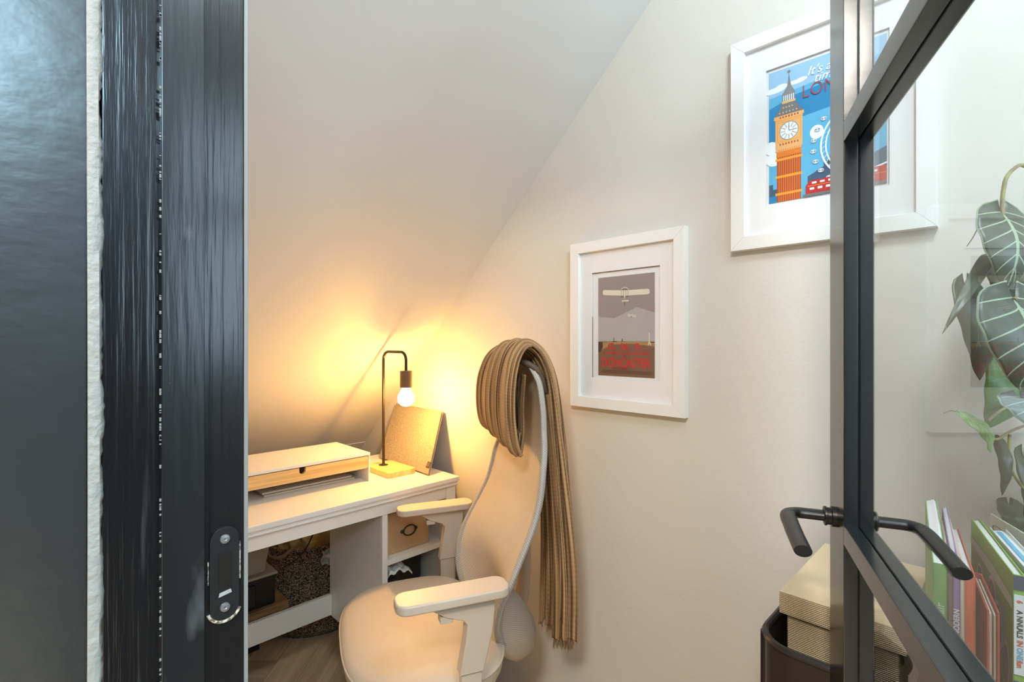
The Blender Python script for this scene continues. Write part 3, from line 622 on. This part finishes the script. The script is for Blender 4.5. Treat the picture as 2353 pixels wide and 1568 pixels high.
# ------------------------------------------------------------------ throw draped over the back of the chair
th = thing('throw_blanket', ch(.30, -.05, -.80), 'brown crinkled gauze throw draped over the top of the office chair back', 'throw')
PB = [(.222, -.09), (.210, -.17), (.204, -.25), (.190, -.296), (.170, -.270), (.160, -.19), (.164, -.10), (.182, -.03), (.218, .000), (.265, -.030), (.292, -.10), (.306, -.22), (.315, -.36), (.322, -.50), (.325, -.64), (.322, -.795)]
WA = [-.095, -.115, -.130, -.132, -.132, -.125, -.120, -.118, -.112, -.112, -.120, -.130, -.142, -.152, -.158, -.155]
WB = [.17, .178, .182, .182, .182, .178, .170, .150, .125, .085, .035, -.005, -.010, -.008, -.003, .0]
AM = [.001, .002, .002, .002, .003, .003, .003, .004, .005, .008, .010, .012, .013, .014, .015, .016]
def cloth(off, nfold, w_in=0, t0=0, ph=0.0, amul=1.0):
    def f(i, j):
        t_ = t0+(1-t0)*j; bq = interp([p[0] for p in PB], t_); zq = interp([p[1] for p in PB], t_)
        b2 = interp([p[0] for p in PB], min(1, t_+.004))-interp([p[0] for p in PB], max(0, t_-.004)); z2 = interp([p[1] for p in PB], min(1, t_+.004))-interp([p[1] for p in PB], max(0, t_-.004))
        l = math.hypot(b2, z2) or 1; nb, nz = -z2/l, b2/l
        wa, wb = interp(WA, t_)+w_in, interp(WB, t_)
        A = interp(AM, t_)*amul; d = off+A*math.sin(2*math.pi*nfold*i+ph+1.5*math.sin(4*t_))+.0022*math.sin(2*math.pi*nfold*3.7*i+2.1*math.sin(5*t_)+ph)
        if t_ < .6: zq += .035*max(0, i-.55)*math.exp(-((t_-.5)/.12)**2)*-1.6
        near = max(0, 1-i/.16)
        d += .008*near**2 if t_ < .55 else .004*near**2
        wq = wa+(wb-wa)*i+.006*math.sin(9*t_+i*3)*i
        if t_ < .42: zq += (.045*(i-.12))*math.exp(-((t_-.2)/.13)**2)
        z_end = .012*math.sin(i*9+1)+.008*math.sin(i*23) if t_ > .97 else 0
        return ch(bq-nb*d, wq, zq-nz*d+z_end)
    return f
b = MB()
b.grid(cloth(0, 4.0), 110, 210, 'throw', uvs=(.6, 1.5)); b.grid(cloth(.0075, 3.3, .010, .12, 1.3), 90, 170, 'throw', uvs=(.6, 1.4)); b.grid(cloth(.015, 3.0, .018, .40, 2.6, .8), 80, 130, 'throw', uvs=(.5, 1.1))
b.build('cloth', th, solid=.0035, smooth=80)
b = MB(); random.seed(21)
for off_, nf, wi, ph in ((0, 4.0, 0, 0), (.0075, 3.3, .010, 1.3)):
    f = cloth(off_, nf, wi, 0, ph)
    for k in range(120):
        i = random.random(); p = f(i, .995); L_ = random.uniform(.012, .035); dx, dy = random.uniform(-.006, .006), random.uniform(-.006, .006)
        b.tube([p, p+Vector((dx*.5, dy*.4, -L_*.5)), p+Vector((dx, dy, -L_))], [.0009, .0008, .0005], 'fringe', 4)
o = b.build('fringe', th); o['kind'] = 'stuff'; o['label'] = 'frayed yarn fringe along the hem'

# ------------------------------------------------------------------ pictures on the wall
def wallX(y, z, x): return basis((x, y, z), (0, -1, 0), (0, 0, 1), (-1, 0, 0))
def picture(label, y0, y1, z0, z1, oy0, oy1, oz0, oz1, art, fw=.030):
    cy, cz = (y0+y1)/2, (z0+z1)/2; t = thing('framed_picture', (XW, cy, z0), label, 'picture', 'white framed posters on the wall')
    D = .022; W_, H_ = y1-y0, z1-z0; X = wallX(cy, cz, XW)
    b = MB()
    o = [(-W_/2, -H_/2), (W_/2, -H_/2), (W_/2, H_/2), (-W_/2, H_/2)]; q = [(x-(fw if x > 0 else -fw), y-(fw if y > 0 else -fw)) for x, y in o]
    for k in range(4):
        k2 = (k+1) % 4; b.prism([o[k], o[k2], q[k2], q[k]], D, 'white2', X, .0008)
    b.build('frame', t, smooth=25)
    g = .009
    b = MB(); oo = [(-W_/2+fw-.002, -H_/2+fw-.002), (W_/2-fw+.002, -H_/2+fw-.002), (W_/2-fw+.002, H_/2-fw+.002), (-W_/2+fw-.002, H_/2-fw+.002)]
    qq = [(cy-oy1, oz0-cz), (cy-oy0, oz0-cz), (cy-oy0, oz1-cz), (cy-oy1, oz1-cz)]
    for k in range(4):
        k2 = (k+1) % 4; b.prism([oo[k], oo[k2], qq[k2], qq[k]], .0025, 'mat', X @ Matrix.Translation((0, 0, g)))
    b.build('mount', t)
    b = MB(); b.box((-W_/2+.01, -H_/2+.01, .001), (W_/2-.01, H_/2-.01, .005), 'card', 0, X); b.build('backing', t)
    art(t, XW-.0075)
    b = MB(); b.box((-W_/2+fw-.003, -H_/2+fw-.003, g+.0045), (W_/2-fw+.003, H_/2-fw+.003, g+.006), 'picglass', 0, X); b.build('glass', t)
    return t
class Art:                                   # flat printed shapes, unit square mapped to the sheet
    def __init__(s, yl, yr, z0, z1, x): s.b = MB(); s.yl, s.yr, s.z0, s.z1, s.x, s.k = yl, yr, z0, z1, x, 0; s.W = yl-yr; s.H = z1-z0
    def P(s, p, k=None): return (s.x-(s.k if k is None else k)*.000007, s.yl-p[0]*s.W, s.z0+p[1]*s.H)
    def poly(s, pts, m): s.k += 1; s.b.poly([s.P(p) for p in pts], m)
    def rect(s, x0, x1, y0, y1, m): s.poly([(x0, y0), (x1, y0), (x1, y1), (x0, y1)], m)
    def blob(s, cx, cy, rx, ry, m, n=28, a0=0, a1=360): s.poly([(cx+rx*math.cos(math.radians(a0+(a1-a0)*k/n)), cy+ry*math.sin(math.radians(a0+(a1-a0)*k/n))) for k in range(n+(0 if a1-a0 == 360 else 1))], m)
    def text(s, t, cx, cy, size, m, shear=0, off=0, sx=1): s.k += 1; s.b.text(t, size, m, Matrix(wallX(0, 0, 0)) if False else basis(s.P((cx, cy)), (0, -1, 0), (0, 0, 1), (-1, 0, 0)), shear, off, sx)
def doncaster(t, x):
    a = Art(.863+.006, .648-.006, EYE-.125, EYE+.21, x+.0012); a.rect(0, 1, 0, 1, 'mat')
    a.b.box((x-.0018, .648, EYE+.1945), (x-.0012, .863, EYE+.1975), 'core'); a.b.box((x-.0018, .8615, EYE-.104), (x-.0012, .863, EYE+.07), 'core')
    a.b.build('backing_sheet', t)
    a = Art(.843, .665, EYE-.0975, EYE+.180, x); R = a.rect
    R(0, 1, .35, 1, 'p_sky'); a.poly([(0, .35), (1, .35), (1, .62), (.7, .68), (.3, .58), (0, .6)], 'p_low'); a.poly([(0, .92), (.4, .97), (1, .93), (1, 1), (0, 1)], 'p_sky')
    R(0, 1, 0, .345, 'p_brown'); a.poly([(0, .345), (.12, .335), (.35, .350), (.7, .345), (1, .34), (1, .30), (.6, .325), (.25, .315), (.1, .27), (0, .25)], 'p_tan')
    a.poly([(0, .345), (.08, .34), (.09, .29), (.03, .23), (0, .24)], 'p_dark')
    # the aeroplane seen head-on
    pts = []
    for k in range(13): an = math.radians(90+180*k/12); pts.append((.12+.035*math.cos(an), .845+.026*math.sin(an)))
    for k in range(13): an = math.radians(-90+180*k/12); pts.append((.88+.035*math.cos(an), .822+.026*math.sin(an)))
    a.poly([(.12, .872), (.10, .869), (.088, .856), (.088, .836), (.10, .823), (.12, .820), (.48, .800), (.88, .797), (.905, .801), (.918, .812), (.918, .832), (.905, .845), (.88, .849), (.48, .852)], 'p_cream')
    for k in range(18):
        a0, a1 = math.radians(180*k/18), math.radians(180*(k+1)/18)
        a.poly([(.49+.070*math.cos(a0), .845+.040*math.sin(a0)), (.49+.070*math.cos(a1), .845+.040*math.sin(a1)), (.49+.060*math.cos(a1), .845+.034*math.sin(a1)), (.49+.060*math.cos(a0), .845+.034*math.sin(a0))], 'p_cream')
    for q in (.43, .468, .51, .546): R(q, q+.005, .785, .862, 'p_dark')
    R(.42, .55, .785, .789, 'p_dark'); R(.44, .54, .858, .862, 'p_dark'); a.poly([(.475, .80), (.505, .80), (.49, .765)], 'p_cream'); R(.44, .56, .742, .754, 'p_cream'); R(.487, .494, .70, .742, 'p_dark')
    for yy in (.592, .606): a.poly([(.54, yy+.006), (.69, yy-.010), (.69, yy-.003), (.54, yy+.013)], 'p_cream')
    R(.60, .62, .585, .592, 'p_dark')
    R(.905, .918, .345, .43, 'p_cream'); a.poly([(.885, .31), (.9, .345), (.925, .345), (.94, .31), (.928, .31), (.912, .335), (.897, .31)], 'p_cream'); R(.93, 1, .337, .343, 'p_dark')
    R(.29, .30, .345, .385, 'p_dark'); R(.44, .455, .345, .375, 'p_dark'); R(.26, .35, .342, .350, 'p_dark')
    for s_, cx in (('G', .235), ('N', .48), ('R', .715)): a.text(s_+'.', cx+.02, .292, .026, 'p_red', 0, .0006, 1.1)
    a.text('FLYING MEETING  (THE AERODROME)', .5, .228, .0095, 'p_red', 0, .0003, .88); a.text('AT', .49, .198, .0085, 'p_dred', 0, .0003)
    a.text('DONCASTER', .5, .132, .034, 'p_red', 0, .0008, .76); a.text('OCTOBER', .40, .075, .010, 'p_dred', 0, .0003)
    for k in range(3): R(.04+.02*k, .96, .028+.012*k, .032+.012*k, 'p_dark')
    a.b.build('print', t)['label'] = 'brown and grey flying poster reading G.N.R. DONCASTER'
def london(t, x):
    a = Art(.3925, .1665, EYE+.295, EYE+.602, x+.0012); a.rect(0, 1, 0, 1, 'mat'); a.b.build('backing_sheet', t)
    a = Art(.3855, .1736, EYE+.3045, EYE+.5930, x); R = a.rect; B = a.blob; PP = a.P
    R(0, 1, 0, 1, 'l_sky'); a.poly([(0, .45), (0, .72), (.25, .78), (.5, .80), (1, .84), (1, .66), (.6, .62), (.3, .55)], 'l_deep'); a.poly([(0, .80), (.5, .84), (1, .88), (1, 1), (0, 1)], 'l_pale')
    a.poly([(.30, .35), (.6, .42), (1, .5), (1, .66), (.6, .62), (.30, .60)], 'l_sky')
    for cx, cy, rx, ry in ((.05, .855, .11, .022), (.12, .868, .06, .022), (.25, .872, .09, .015), (.31, .880, .05, .014), (.70, .735, .10, .024), (.66, .752, .05, .020), (.80, .75, .06, .018), (.02, .42, .06, .05), (.44, .46, .06, .05), (.05, .33, .08, .05)): B(cx, cy, rx, ry, 'l_cloud')
    # skyline
    a.poly([(0, 0), (0, .14), (.04, .14), (.04, .10), (.09, .10), (.09, .16), (.13, .16), (.13, 0)], 'l_city')
    a.poly([(.36, 0), (.36, .15), (.42, .17), (.46, .19), (.50, .20), (.50, .24), (.55, .24), (.55, .27), (.63, .27), (.63, .21), (.72, .19), (.8, .24), (.9, .22), (1, .25), (1, 0)], 'l_city')
    R(0, .14, 0, .05, 'l_deep')
    # clock tower
    a.P = lambda p, k=None: PP(((p[0]-.262)*.90+.190, p[1]), k)
    R(.135, .385, 0, .36, 'l_rust'); R(.13, .39, .34, .40, 'l_orange'); R(.135, .385, .38, .42, 'l_stone')
    for k in range(10): R(.155+.023*k, .163+.023*k, 0, .40, 'l_orange')
    for y in (.05, .18, .31): R(.12, .40, y, y+.018, 'l_gold')
    R(.12, .40, .395, .65, 'l_stone'); R(.105, .415, .625, .65, 'l_stone'); R(.115, .405, .61, .618, 'l_gold')
    for k in range(7): R(.165+.03*k, .18+.03*k, .628, .642, 'l_rust'); R(.165+.03*k, .178+.03*k, .425, .440, 'l_rust')
    R(.14, .385, .45, .60, 'l_gold'); R(.147, .378, .455, .595, 'l_stone')
    B(.262, .525, .098, .069, 'l_slate'); B(.262, .525, .092, .064, 'l_cloud', 32); B(.262, .525, .044, .031, 'l_stone'); B(.262, .525, .040, .028, 'l_cloud')
    for k in range(12):
        an = math.radians(30*k); d = (math.cos(an), math.sin(an)*.70); n_ = (-math.sin(an)*.003, math.cos(an)*.002)
        a.poly([(.262+.045*d[0]-n_[0], .525+.045*d[1]-n_[1]), (.262+.088*d[0]-n_[0], .525+.088*d[1]-n_[1]), (.262+.088*d[0]+n_[0], .525+.088*d[1]+n_[1]), (.262+.045*d[0]+n_[0], .525+.045*d[1]+n_[1])], 'l_slate')
    R(.2585, .2655, .525, .582, 'l_slate'); R(.262, .335, .5225, .5275, 'l_slate')
    a.poly([(.115, .65), (.405, .65), (.33, .735), (.19, .735)], 'l_slate')
    for k in range(6): R(.16+.035*k, .172+.035*k, .665, .675, 'l_stone')
    for k in range(4): R(.20+.03*k, .212+.03*k, .70, .71, 'l_stone')
    R(.19, .33, .735, .752, 'l_stone'); R(.195, .325, .752, .80, 'l_grey')
    for k in range(6): R(.205+.02*k, .213+.02*k, .752, .795, 'l_cloud')
    a.poly([(.19, .80), (.33, .80), (.285, .86), (.262, .955), (.245, .86)], 'l_grey'); B(.262, .965, .018, .012, 'l_grey')
    # big wheel
    a.P = PP
    def wheel(R0, R1, m, n=64):
        for k in range(n):
            a0, a1 = 2*math.pi*k/n, 2*math.pi*(k+1)/n; cx, cy = .86, .345
            if cx+R1*max(math.cos(a0), math.cos(a1)) > .995: continue
            a.poly([(cx+r*math.cos(q), cy+r*.72*math.sin(q)) for r, q in ((R0, a0), (R1, a0), (R1, a1), (R0, a1))], m)
    wheel(.375, .392, 'l_cloud'); wheel(.335, .348, 'l_cloud')
    a.k += 1
    for k in range(48):
        q0, q1 = 2*math.pi*k/48, 2*math.pi*(k+.5)/48; cx, cy = .86, .345
        if cx+.365*math.cos(q0) > .98: continue
        p, q = (cx+.345*math.cos(q0), cy+.345*.72*math.sin(q0)), (cx+.377*math.cos(q1), cy+.377*.72*math.sin(q1)); a.poly([p, (p[0]+.006, p[1]), (q[0]+.006, q[1]), q], 'l_cloud')
    for k in range(26):
        q0 = 2*math.pi*(k+.3)/26; cx, cy = .86+.450*math.cos(q0), .345+.450*.72*math.sin(q0)
        if cx > .97: continue
        B(cx, cy, .026, .015, 'l_steel'); R(cx-.02, cx+.02, cy-.003, cy+.003, 'l_slate'); R(cx-.003, cx+.003, cy-.012, cy+.012, 'l_cloud')
    a.poly([(.86, .10), (1, .13), (1, .142), (.86, .112)], 'l_cloud'); a.poly([(.86, .07), (1, .10), (1, .112), (.86, .082)], 'l_cloud')
    # bus
    a.poly([(.345, .035), (.345, .08), (.375, .112), (1.0, .122), (1.0, .018), (.345, .020)], 'l_bus')
    R(.36, 1, .072, .078, 'l_orange')
    for k in range(8): R(.40+.07*k, .44+.07*k, .088, .102, 'l_cloud'); R(.38+.07*k, .42+.07*k, .046, .062, 'l_cloud')
    R(.32, 1, 0, .020, 'l_slate')
    a.text("It's always", .585, .912, .0255, 'l_text', .35, .0001, .95); a.text('time for', .60, .850, .0255, 'l_text', .35, .0001, .95)
    a.text('LONDON', .635, .772, .039, 'l_red', 0, -.0005, .80)
    a.b.build('print', t)['label'] = 'colourful travel poster reading LONDON with clock tower and red bus'
picture('white framed brown and red DONCASTER flying poster, lower on the wall right of the chair', .576, .934, EYE-.1915, EYE+.286, .648, .863, EYE-.1055, EYE+.196, doncaster)
picture('white framed blue and orange LONDON clock tower poster, higher on the wall behind the door', .0985, .4640, EYE+.2070, EYE+.6840, .1690, .3905, EYE+.2985, EYE+.6000, london)

# ------------------------------------------------------------------ trolley, box, books
TZ = .635                                     # floor of the top tray
tr = thing('trolley', (1.01, .06, 0), 'dark brown metal trolley with a rounded rim standing against the wall', 'trolley')
TX, TY, TWx, TWy = 1.014, .052, .350, .480
for z0, hgt_ in ((TZ-.004, .115), (.35, .09), (.085, .09)):
    b = MB()
    oc = rrect(TWx, TWy, .055, 8); ic = rrect(TWx-.004, TWy-.004, .053, 8)
    def wallf(i, j, z0=z0, hgt_=hgt_):
        ring_ = [(0, oc), (1, oc), (1, ic), (0, ic)][int(round(j*3))]; n_ = len(oc); p = ring_[1][int(round(i*n_)) % n_]; return (TX+p[0], TY+p[1], z0+(hgt_ if ring_[0] else .002))
    b.grid(wallf, len(oc), 4, 'tray', closeu=True); b.prism(ic, .003, 'tray', Matrix.Translation((TX, TY, z0))); tray = b.build('tray', tr)
    b = MB(); b.tube([(TX+p[0], TY+p[1], z0+hgt_) for p in oc], .0055, 'black', 8, closed=True); b.build('rim', tray)
for sx, sy in ((-1, -1), (-1, 1), (1, -1), (1, 1)):
    b = MB(); b.tube([(TX+sx*.10, TY+sy*(TWy/2+.009), .07), (TX+sx*.10, TY+sy*(TWy/2+.009), TZ+.09)], .008, 'black', 12); b.build('upright', tr)
    b = MB(); b.lathe([(0, -.01), (.028, -.01), (.03, 0), (.028, .01), (0, .01)], 'darkbox', n=20, X=basis((TX+sx*.10, TY+sy*(TWy/2+.009), .031), (1, 0, 0), (0, 0, 1), (0, 1, 0))); b.tube([(TX+sx*.10, TY+sy*(TWy/2+.009), .035), (TX+sx*.10, TY+sy*(TWy/2+.009), .085)], .006, 'black', 8); b.build('caster', tr)
wb = thing('woven_box', (1.045, .19, TZ), 'beige woven storage box with a deep lid standing in the trolley', 'storage box')
LZ = EYE-.413
b = MB(); b.box((.909, .118, TZ), (1.170, .266, LZ-.03), 'boxweave', .002); b.build('body', wb)
b = MB(); b.box((.900, .108, LZ-.036), (1.180, .2755, LZ-.001), 'boxweave', .0015); b.box((.901, .109, LZ-.002), (1.179, .2745, LZ), 'boxlid', .0008); b.build('lid', wb)
def book(label, y, th_, x0, x1, z1, m, yaw=8, pages='pages', slack=0, text=None, tm='b_cream', zb=TZ, lean=0, cover2=None, rise=0, name='book'):
    X = Matrix.Translation((x0, y, zb)) @ Matrix.Rotation(math.radians(yaw), 4, 'Z') @ Matrix.Rotation(math.radians(lean), 4, 'X')
    D = x1-x0; H = z1-zb; t = thing(name, (x0, y, zb), label, 'book', 'books standing in the trolley')
    h = th_/2; cv = .0012
    b = MB(); b.box((0, -h, 0), (cv*1.5, h, H), m, .0005, X)
    def side(sg):
        b.prism([(0, 0), (D, 0), (D, H+rise), (D*.5, H+rise*.35), (0, H)], sg*cv, m if sg < 0 or not cover2 else cover2, X @ basis((0, sg*h, 0), (1, 0, 0), (0, 0, 1), (0, -1, 0)))
    side(1); side(-1); b.build('cover', t)
    b = MB()
    def pg(i, j):
        xx = .001+(D-.004)*i; wv = .25*h*math.sin(6*i+1) if slack else 0
        ring_ = [(-h+cv, .003), (-h+cv, H-.004+rise*i), (-h*.4+wv*.4, H-.002+rise*i*1.05), (h*.3+wv*.4, H-.003+rise*i), (h-cv, H-.004+rise*i), (h-cv, .003)][int(round(j*5))]
        return X @ Vector((xx, ring_[0], ring_[1]))
    b.grid(pg, 12, 6, pages); b.box((D-.004, -h+cv, .003), (D-.0032, h-cv, H-.004+rise*.98), pages, 0, X); b.build('pages', t)
    if text:
        b = MB(); b.text(text[0], text[1], tm, X @ basis((-.0004, 0, H-text[2]), (0, 0, text[3] if len(text) > 3 else 1), (0, -1, 0) if False else (0, (text[3] if len(text) > 3 else 1), 0), (-1, 0, 0)), 0, .0002); b.build('spine_lettering', t)
    return t, X, D, H, h
def yat(u, x): r = (u-1176.5)/F_PX; return x*(1-r)/(1+r)
x_ = .862
def yy(u0, u1, x=x_): a, b_ = yat(u0, x), yat(u1, x); return (a+b_)/2, abs(a-b_)*.97
y_, t_ = yy(2143, 2178); book('green paperback with pale spine lettering, beside the woven box', y_, t_, x_, 1.06, EYE-.292, 'b_green', 7.8, 'b_pages', 1, ('die your hair', .013, .085), 'b_pale', rise=.036)
y_, t_ = yy(2178, 2190); book('thin brown grey paperback between the green and the purple spines', y_, t_, x_, 1.03, EYE-.294, 'b_grey', 7.8, 'pages', 1, rise=.02)
y_, t_ = yy(2190, 2207); book('slim purple paperback left of the narrow cream one', y_, t_, x_, 1.05, EYE-.292, 'b_purple', 7.8, 'b_pages', 1, ('MODERN', .008, .07), 'b_pages', rise=.030)
y_, t_ = yy(2207, 2217); book('narrow cream paperback left of the orange red spine', y_, t_, x_, 1.07, EYE-.297, 'b_cream', 7.8, 'b_pages', 1, rise=.012)
y_, t_ = yy(2217, 2242); book('orange red book with plain spine in the middle of the row', y_, t_, x_, 1.07, EYE-.298, 'b_red', 7.8, 'b_white', 1, rise=.0)
y_, t_ = yy(2265, 2313, .850); y_ += .003; t_ -= .0085
X_ = Matrix.Translation((.850, y_, TZ)) @ Matrix.Rotation(math.radians(9), 4, 'Z')
tb = thing('book', (.850, y_, TZ), 'thick maroon hardback standing with its cream page edges facing out', 'book', 'books standing in the trolley')
H_ = EYE-.335-TZ
b = MB()
for sg in (-1, 1): b.box((-.004, sg*t_/2-.0012, 0), (.122, sg*t_/2+.0012, H_+.006), 'b_maroon', .0006, X_)
b.box((.119, -t_/2, 0), (.122, t_/2, H_+.006), 'b_maroon', .0006, X_); b.build('cover', tb)
b = MB(); b.box((0, -t_/2+.0013, .003), (.118, -.001, H_), 'pages', .002, X_); b.box((.002, .0, .003), (.118, t_/2-.0013, H_+.001), 'pages', .002, X_); b.build('pages', tb)
# the tall comic annual
yc = (yat(2331, .858)+yat(2350, .858))/2
t, X, D, H, h = book('tall green picture annual with navy and white spine at the right end', yc-.0006, .0108, .858, 1.065, EYE-.2815, 'b_comic', 13, 'b_white', 1, rise=.006)
b = MB()
b.box((-.0009, -h+.0003, H-.018), (-.0002, h-.0003, H-.001), 'b_navy', 0, X); b.box((-.0009, -h+.0003, .0), (-.0002, h-.0003, H-.128), 'b_navy', 0, X)
b.box((-.0009, -h+.0006, H-.120), (-.0002, h-.0006, H-.024), 'b_white', 0, X); b.build('spine_label', t)
b = MB()
for k, (s_, c_) in enumerate((('6', 'b_red'), ('A', 'b_ink'), ('NNU', 'b_ink'), ('ALS', 'b_ink'), ('IN', 'b_red'), ('ONE', 'b_blue'), ('fun', 'b_red'))):
    b.text(s_, .0072, c_, X @ basis((-.0011, 0, H-.032-.0125*k), (0, 0, -1), (0, -1, 0), (-1, 0, 0)), 0, .0003)
b.build('spine_lettering', t)
b = MB()
def cov(pts, m, k):
    b.poly([X @ Vector((x*D, h+.0005+.0002*k, y*H)) for x, y in pts], m)
def cblob(cx, cy, rx, ry, m, k, n=18): cov([(cx+rx*math.cos(2*math.pi*q/n), cy+ry*math.sin(2*math.pi*q/n)) for q in range(n)], m, k)
cov([(0, .86), (1, .90), (1, .93), (.4, .93), (0, .90)], 'b_pale', 1)
for cx, cy, rx, ry, m1, m2 in ((.72, .80, .08, .055, 'b_white', 'l_grey'), (.42, .78, .10, .10, 'b_white', 'b_maroon'), (.28, .70, .10, .11, 'b_white', 'b_navy'), (.12, .60, .07, .10, 'b_white', 'l_grey'), (.55, .62, .08, .10, 'b_cream', 'b_maroon')):
    cblob(cx, cy, rx, ry, m1, 2); cblob(cx, cy, rx*.78, ry*.82, m2, 3)
b.build('cover_picture', t)
# white and blue annual behind, pale green card
t, X, D, H, h = book('white annual with a blue stripe on its top edge, behind the green annual', yc-.0195, .019, .866, 1.045, EYE-.279, 'b_white', 13, 'b_white', 1)
b = MB(); b.box((.04, -.002, H-.0045), (D-.01, .0035, H-.0015), 'b_blue', .0008, X); b.box((.0, -.001, H-.0042), (.038, .0045, H-.0012), 'b_yellow', .0008, X); b.build('page_stripe', t)
X = Matrix.Translation((1.0, -.045, TZ+.27)) @ Matrix.Rotation(math.radians(30), 4, 'Z')
c0 = at_s(2280, 1181, .80); c1 = at_s(2400, 1252, .68); dn = (c1-c0); W_ = dn.length; dn.z = 0; dn.normalize(); X = basis((c0.x, c0.y, TZ), dn, (0, 0, 1), dn.cross(Vector((0, 0, 1))))
if (X.to_3x3() @ Vector((0, 0, 1))).x > 0: pass
HH = c0.z-TZ; drop = c0.z-c1.z; t = thing('picture_card', (c0.x, c0.y, TZ), 'pale mint booklet with a line drawing, standing behind the annuals', 'booklet')
b = MB(); b.prism([(0, 0), (W_, 0), (W_, HH-drop), (0, HH)], .003, 'b_mint', X, .0004); b.build('cover', t)
b = MB(); random.seed(9)
for q in range(3):
    cxx, czz, rr = .022+.022*q, HH-.022-.012*q-drop*(.022+.022*q)/W_*.2, .010
    b.tube([X @ Vector((cxx+rr*1.2*math.cos(a)*(1+.2*math.sin(3*a+q)), czz+rr*math.sin(a)*(1+.2*math.cos(2*a)), .0034)) for a in [2*math.pi*k/20 for k in range(20)]], .0004, 'b_ink', 4, closed=True)
b.build('line_drawing', t)
b = MB(); b.text('TAKE', .012, 'b_ink', X @ basis((.072, HH-.062-drop*.5, .0035), (.93, -.36, 0), (.0, 1, 0), (0, 0, 1)), 0, .0002); b.build('lettering', t)

# ------------------------------------------------------------------ plant behind the glass
pl = thing('potted_plant', (1.09, -.09, TZ), 'tall plant with dark arrow shaped white veined leaves behind the door glass', 'plant')
b = MB(); b.lathe([(0, 0), (.045, 0), (.055, .11), (.058, .115), (.053, .115), (.050, .10), (0, .10)], 'pot', (1.10, -.118, TZ), 32); b.build('pot', pl)
b = MB(); b.lathe([(0, .1), (.05, .098)], 'soil', (1.10, -.118, TZ), 24); b.build('soil', pl)
def leaf(base, tip, wid, m, side=None, bend=.02, curl=.25, shape=(.42, .85), notch=.20):
    base, tip = Vector(base), Vector(tip); ax = tip-base; L_ = ax.length; ax.normalize()
    view = Vector((-.75, -.66, 0)) if side is None else Vector(side)
    sd = ax.cross(view).normalized(); nn = sd.cross(ax).normalized()
    if nn.dot(view) < 0: nn = -nn
    b = MB(); mx_ = max((q/40+.001)**shape[0]*(1-q/40)**shape[1] for q in range(41))
    def f(i, j):
        s_ = 2*i-1; wq = ((j+.001)**shape[0]*(1-j)**shape[1])/mx_*wid/2
        if j < .12: wq = max(wq, 0)
        y = j-notch*abs(s_)**1.4*(1-j)**3
        return base+ax*(L_*y)+sd*(s_*wq)+nn*(bend*math.sin(math.pi*j)-curl*wq*s_*s_+.0012*math.sin(y*20)*abs(s_))
    b.grid(f, 15, 26, m); return b.build('leaf', pl, solid=.0008, smooth=80)
def A(u, v, s_=.74): return at_s(u, v, s_)
leaf(A(2304, 492, .75), A(2312, 664, .73), .088, 'leaf', side=(-.7, -.7, .25))
leaf(A(2330, 690, .70), A(2354, 905, .68), .112, 'leaf', side=(-.7, -.7, .15), notch=.22)
leaf(A(2345, 915, .69), A(2395, 1010, .66), .075, 'leafblue', side=(-.7, -.7, .3))
leaf(A(2275, 585, .78), A(2165, 768, .74), .021, 'leafplain', side=(-.9, -.2, .3), bend=.016, curl=.1, shape=(.2, .9), notch=0)
leaf(A(2222, 668, .79), A(2250, 874, .78), .056, 'leafplain')
leaf(A(2300, 600, .80), A(2305, 730, .80), .060, 'leafplain')
leaf(A(2320, 830, .80), A(2268, 985, .79), .070, 'leafgreen', side=(-.75, -.6, 0))
leaf(A(2200, 948, .75), A(2276, 1040, .74), .020, 'leafyoung', side=(-.7, -.5, .5), shape=(.5, .7), notch=.05)
leaf(A(2290, 1000, .77), A(2302, 1139, .75), .018, 'leafplain', side=(-.9, -.4, 0), shape=(.4, .8), notch=0)
leaf(A(2318, 1158, .835), A(2322, 1235, .825), .050, 'leafplain', side=(-.7, -.6, .35))
leaf(A(2352, 1050, .81), A(2356, 1200, .80), .040, 'leafplain')
def stem(pts, r=.003):
    b = MB(); b.tube(smooth_path([A(*p) for p in pts], 6), r, 'stem', 8); return b.build('stem', pl)
soil_p = (1.10, -.105, TZ+.10)
stem([(2305, 440, .75), (2312, 410, .75), (2330, 388, .76), (2352, 381, .78), (2385, 420, .80), (2400, 640, .82), (2398, 900, .83), (2392, 1180, .84)], .0028)
stem([(2304, 500, .75), (2303, 470, .75), (2305, 440, .75)], .0028)
stem([(2270, 968, .745), (2290, 950, .76), (2330, 925, .78), (2375, 900, .80)], .002)
stem([(2320, 1000, .78), (2318, 1040, .77), (2322, 1075, .77), (2350, 1120, .79), (2390, 1150, .82)], .0022)
stem([(2262, 1000, .75), (2290, 1010, .76), (2325, 990, .78), (2365, 975, .80)], .002)
stem([(2330, 690, .70), (2350, 668, .72), (2385, 690, .78), (2398, 900, .82)], .003)
stem([(2200, 948, .75), (2186, 944, .75), (2168, 950, .75)], .0007)
stem([(2248, 522, .78), (2236, 545, .78), (2222, 566, .78)], .0007)
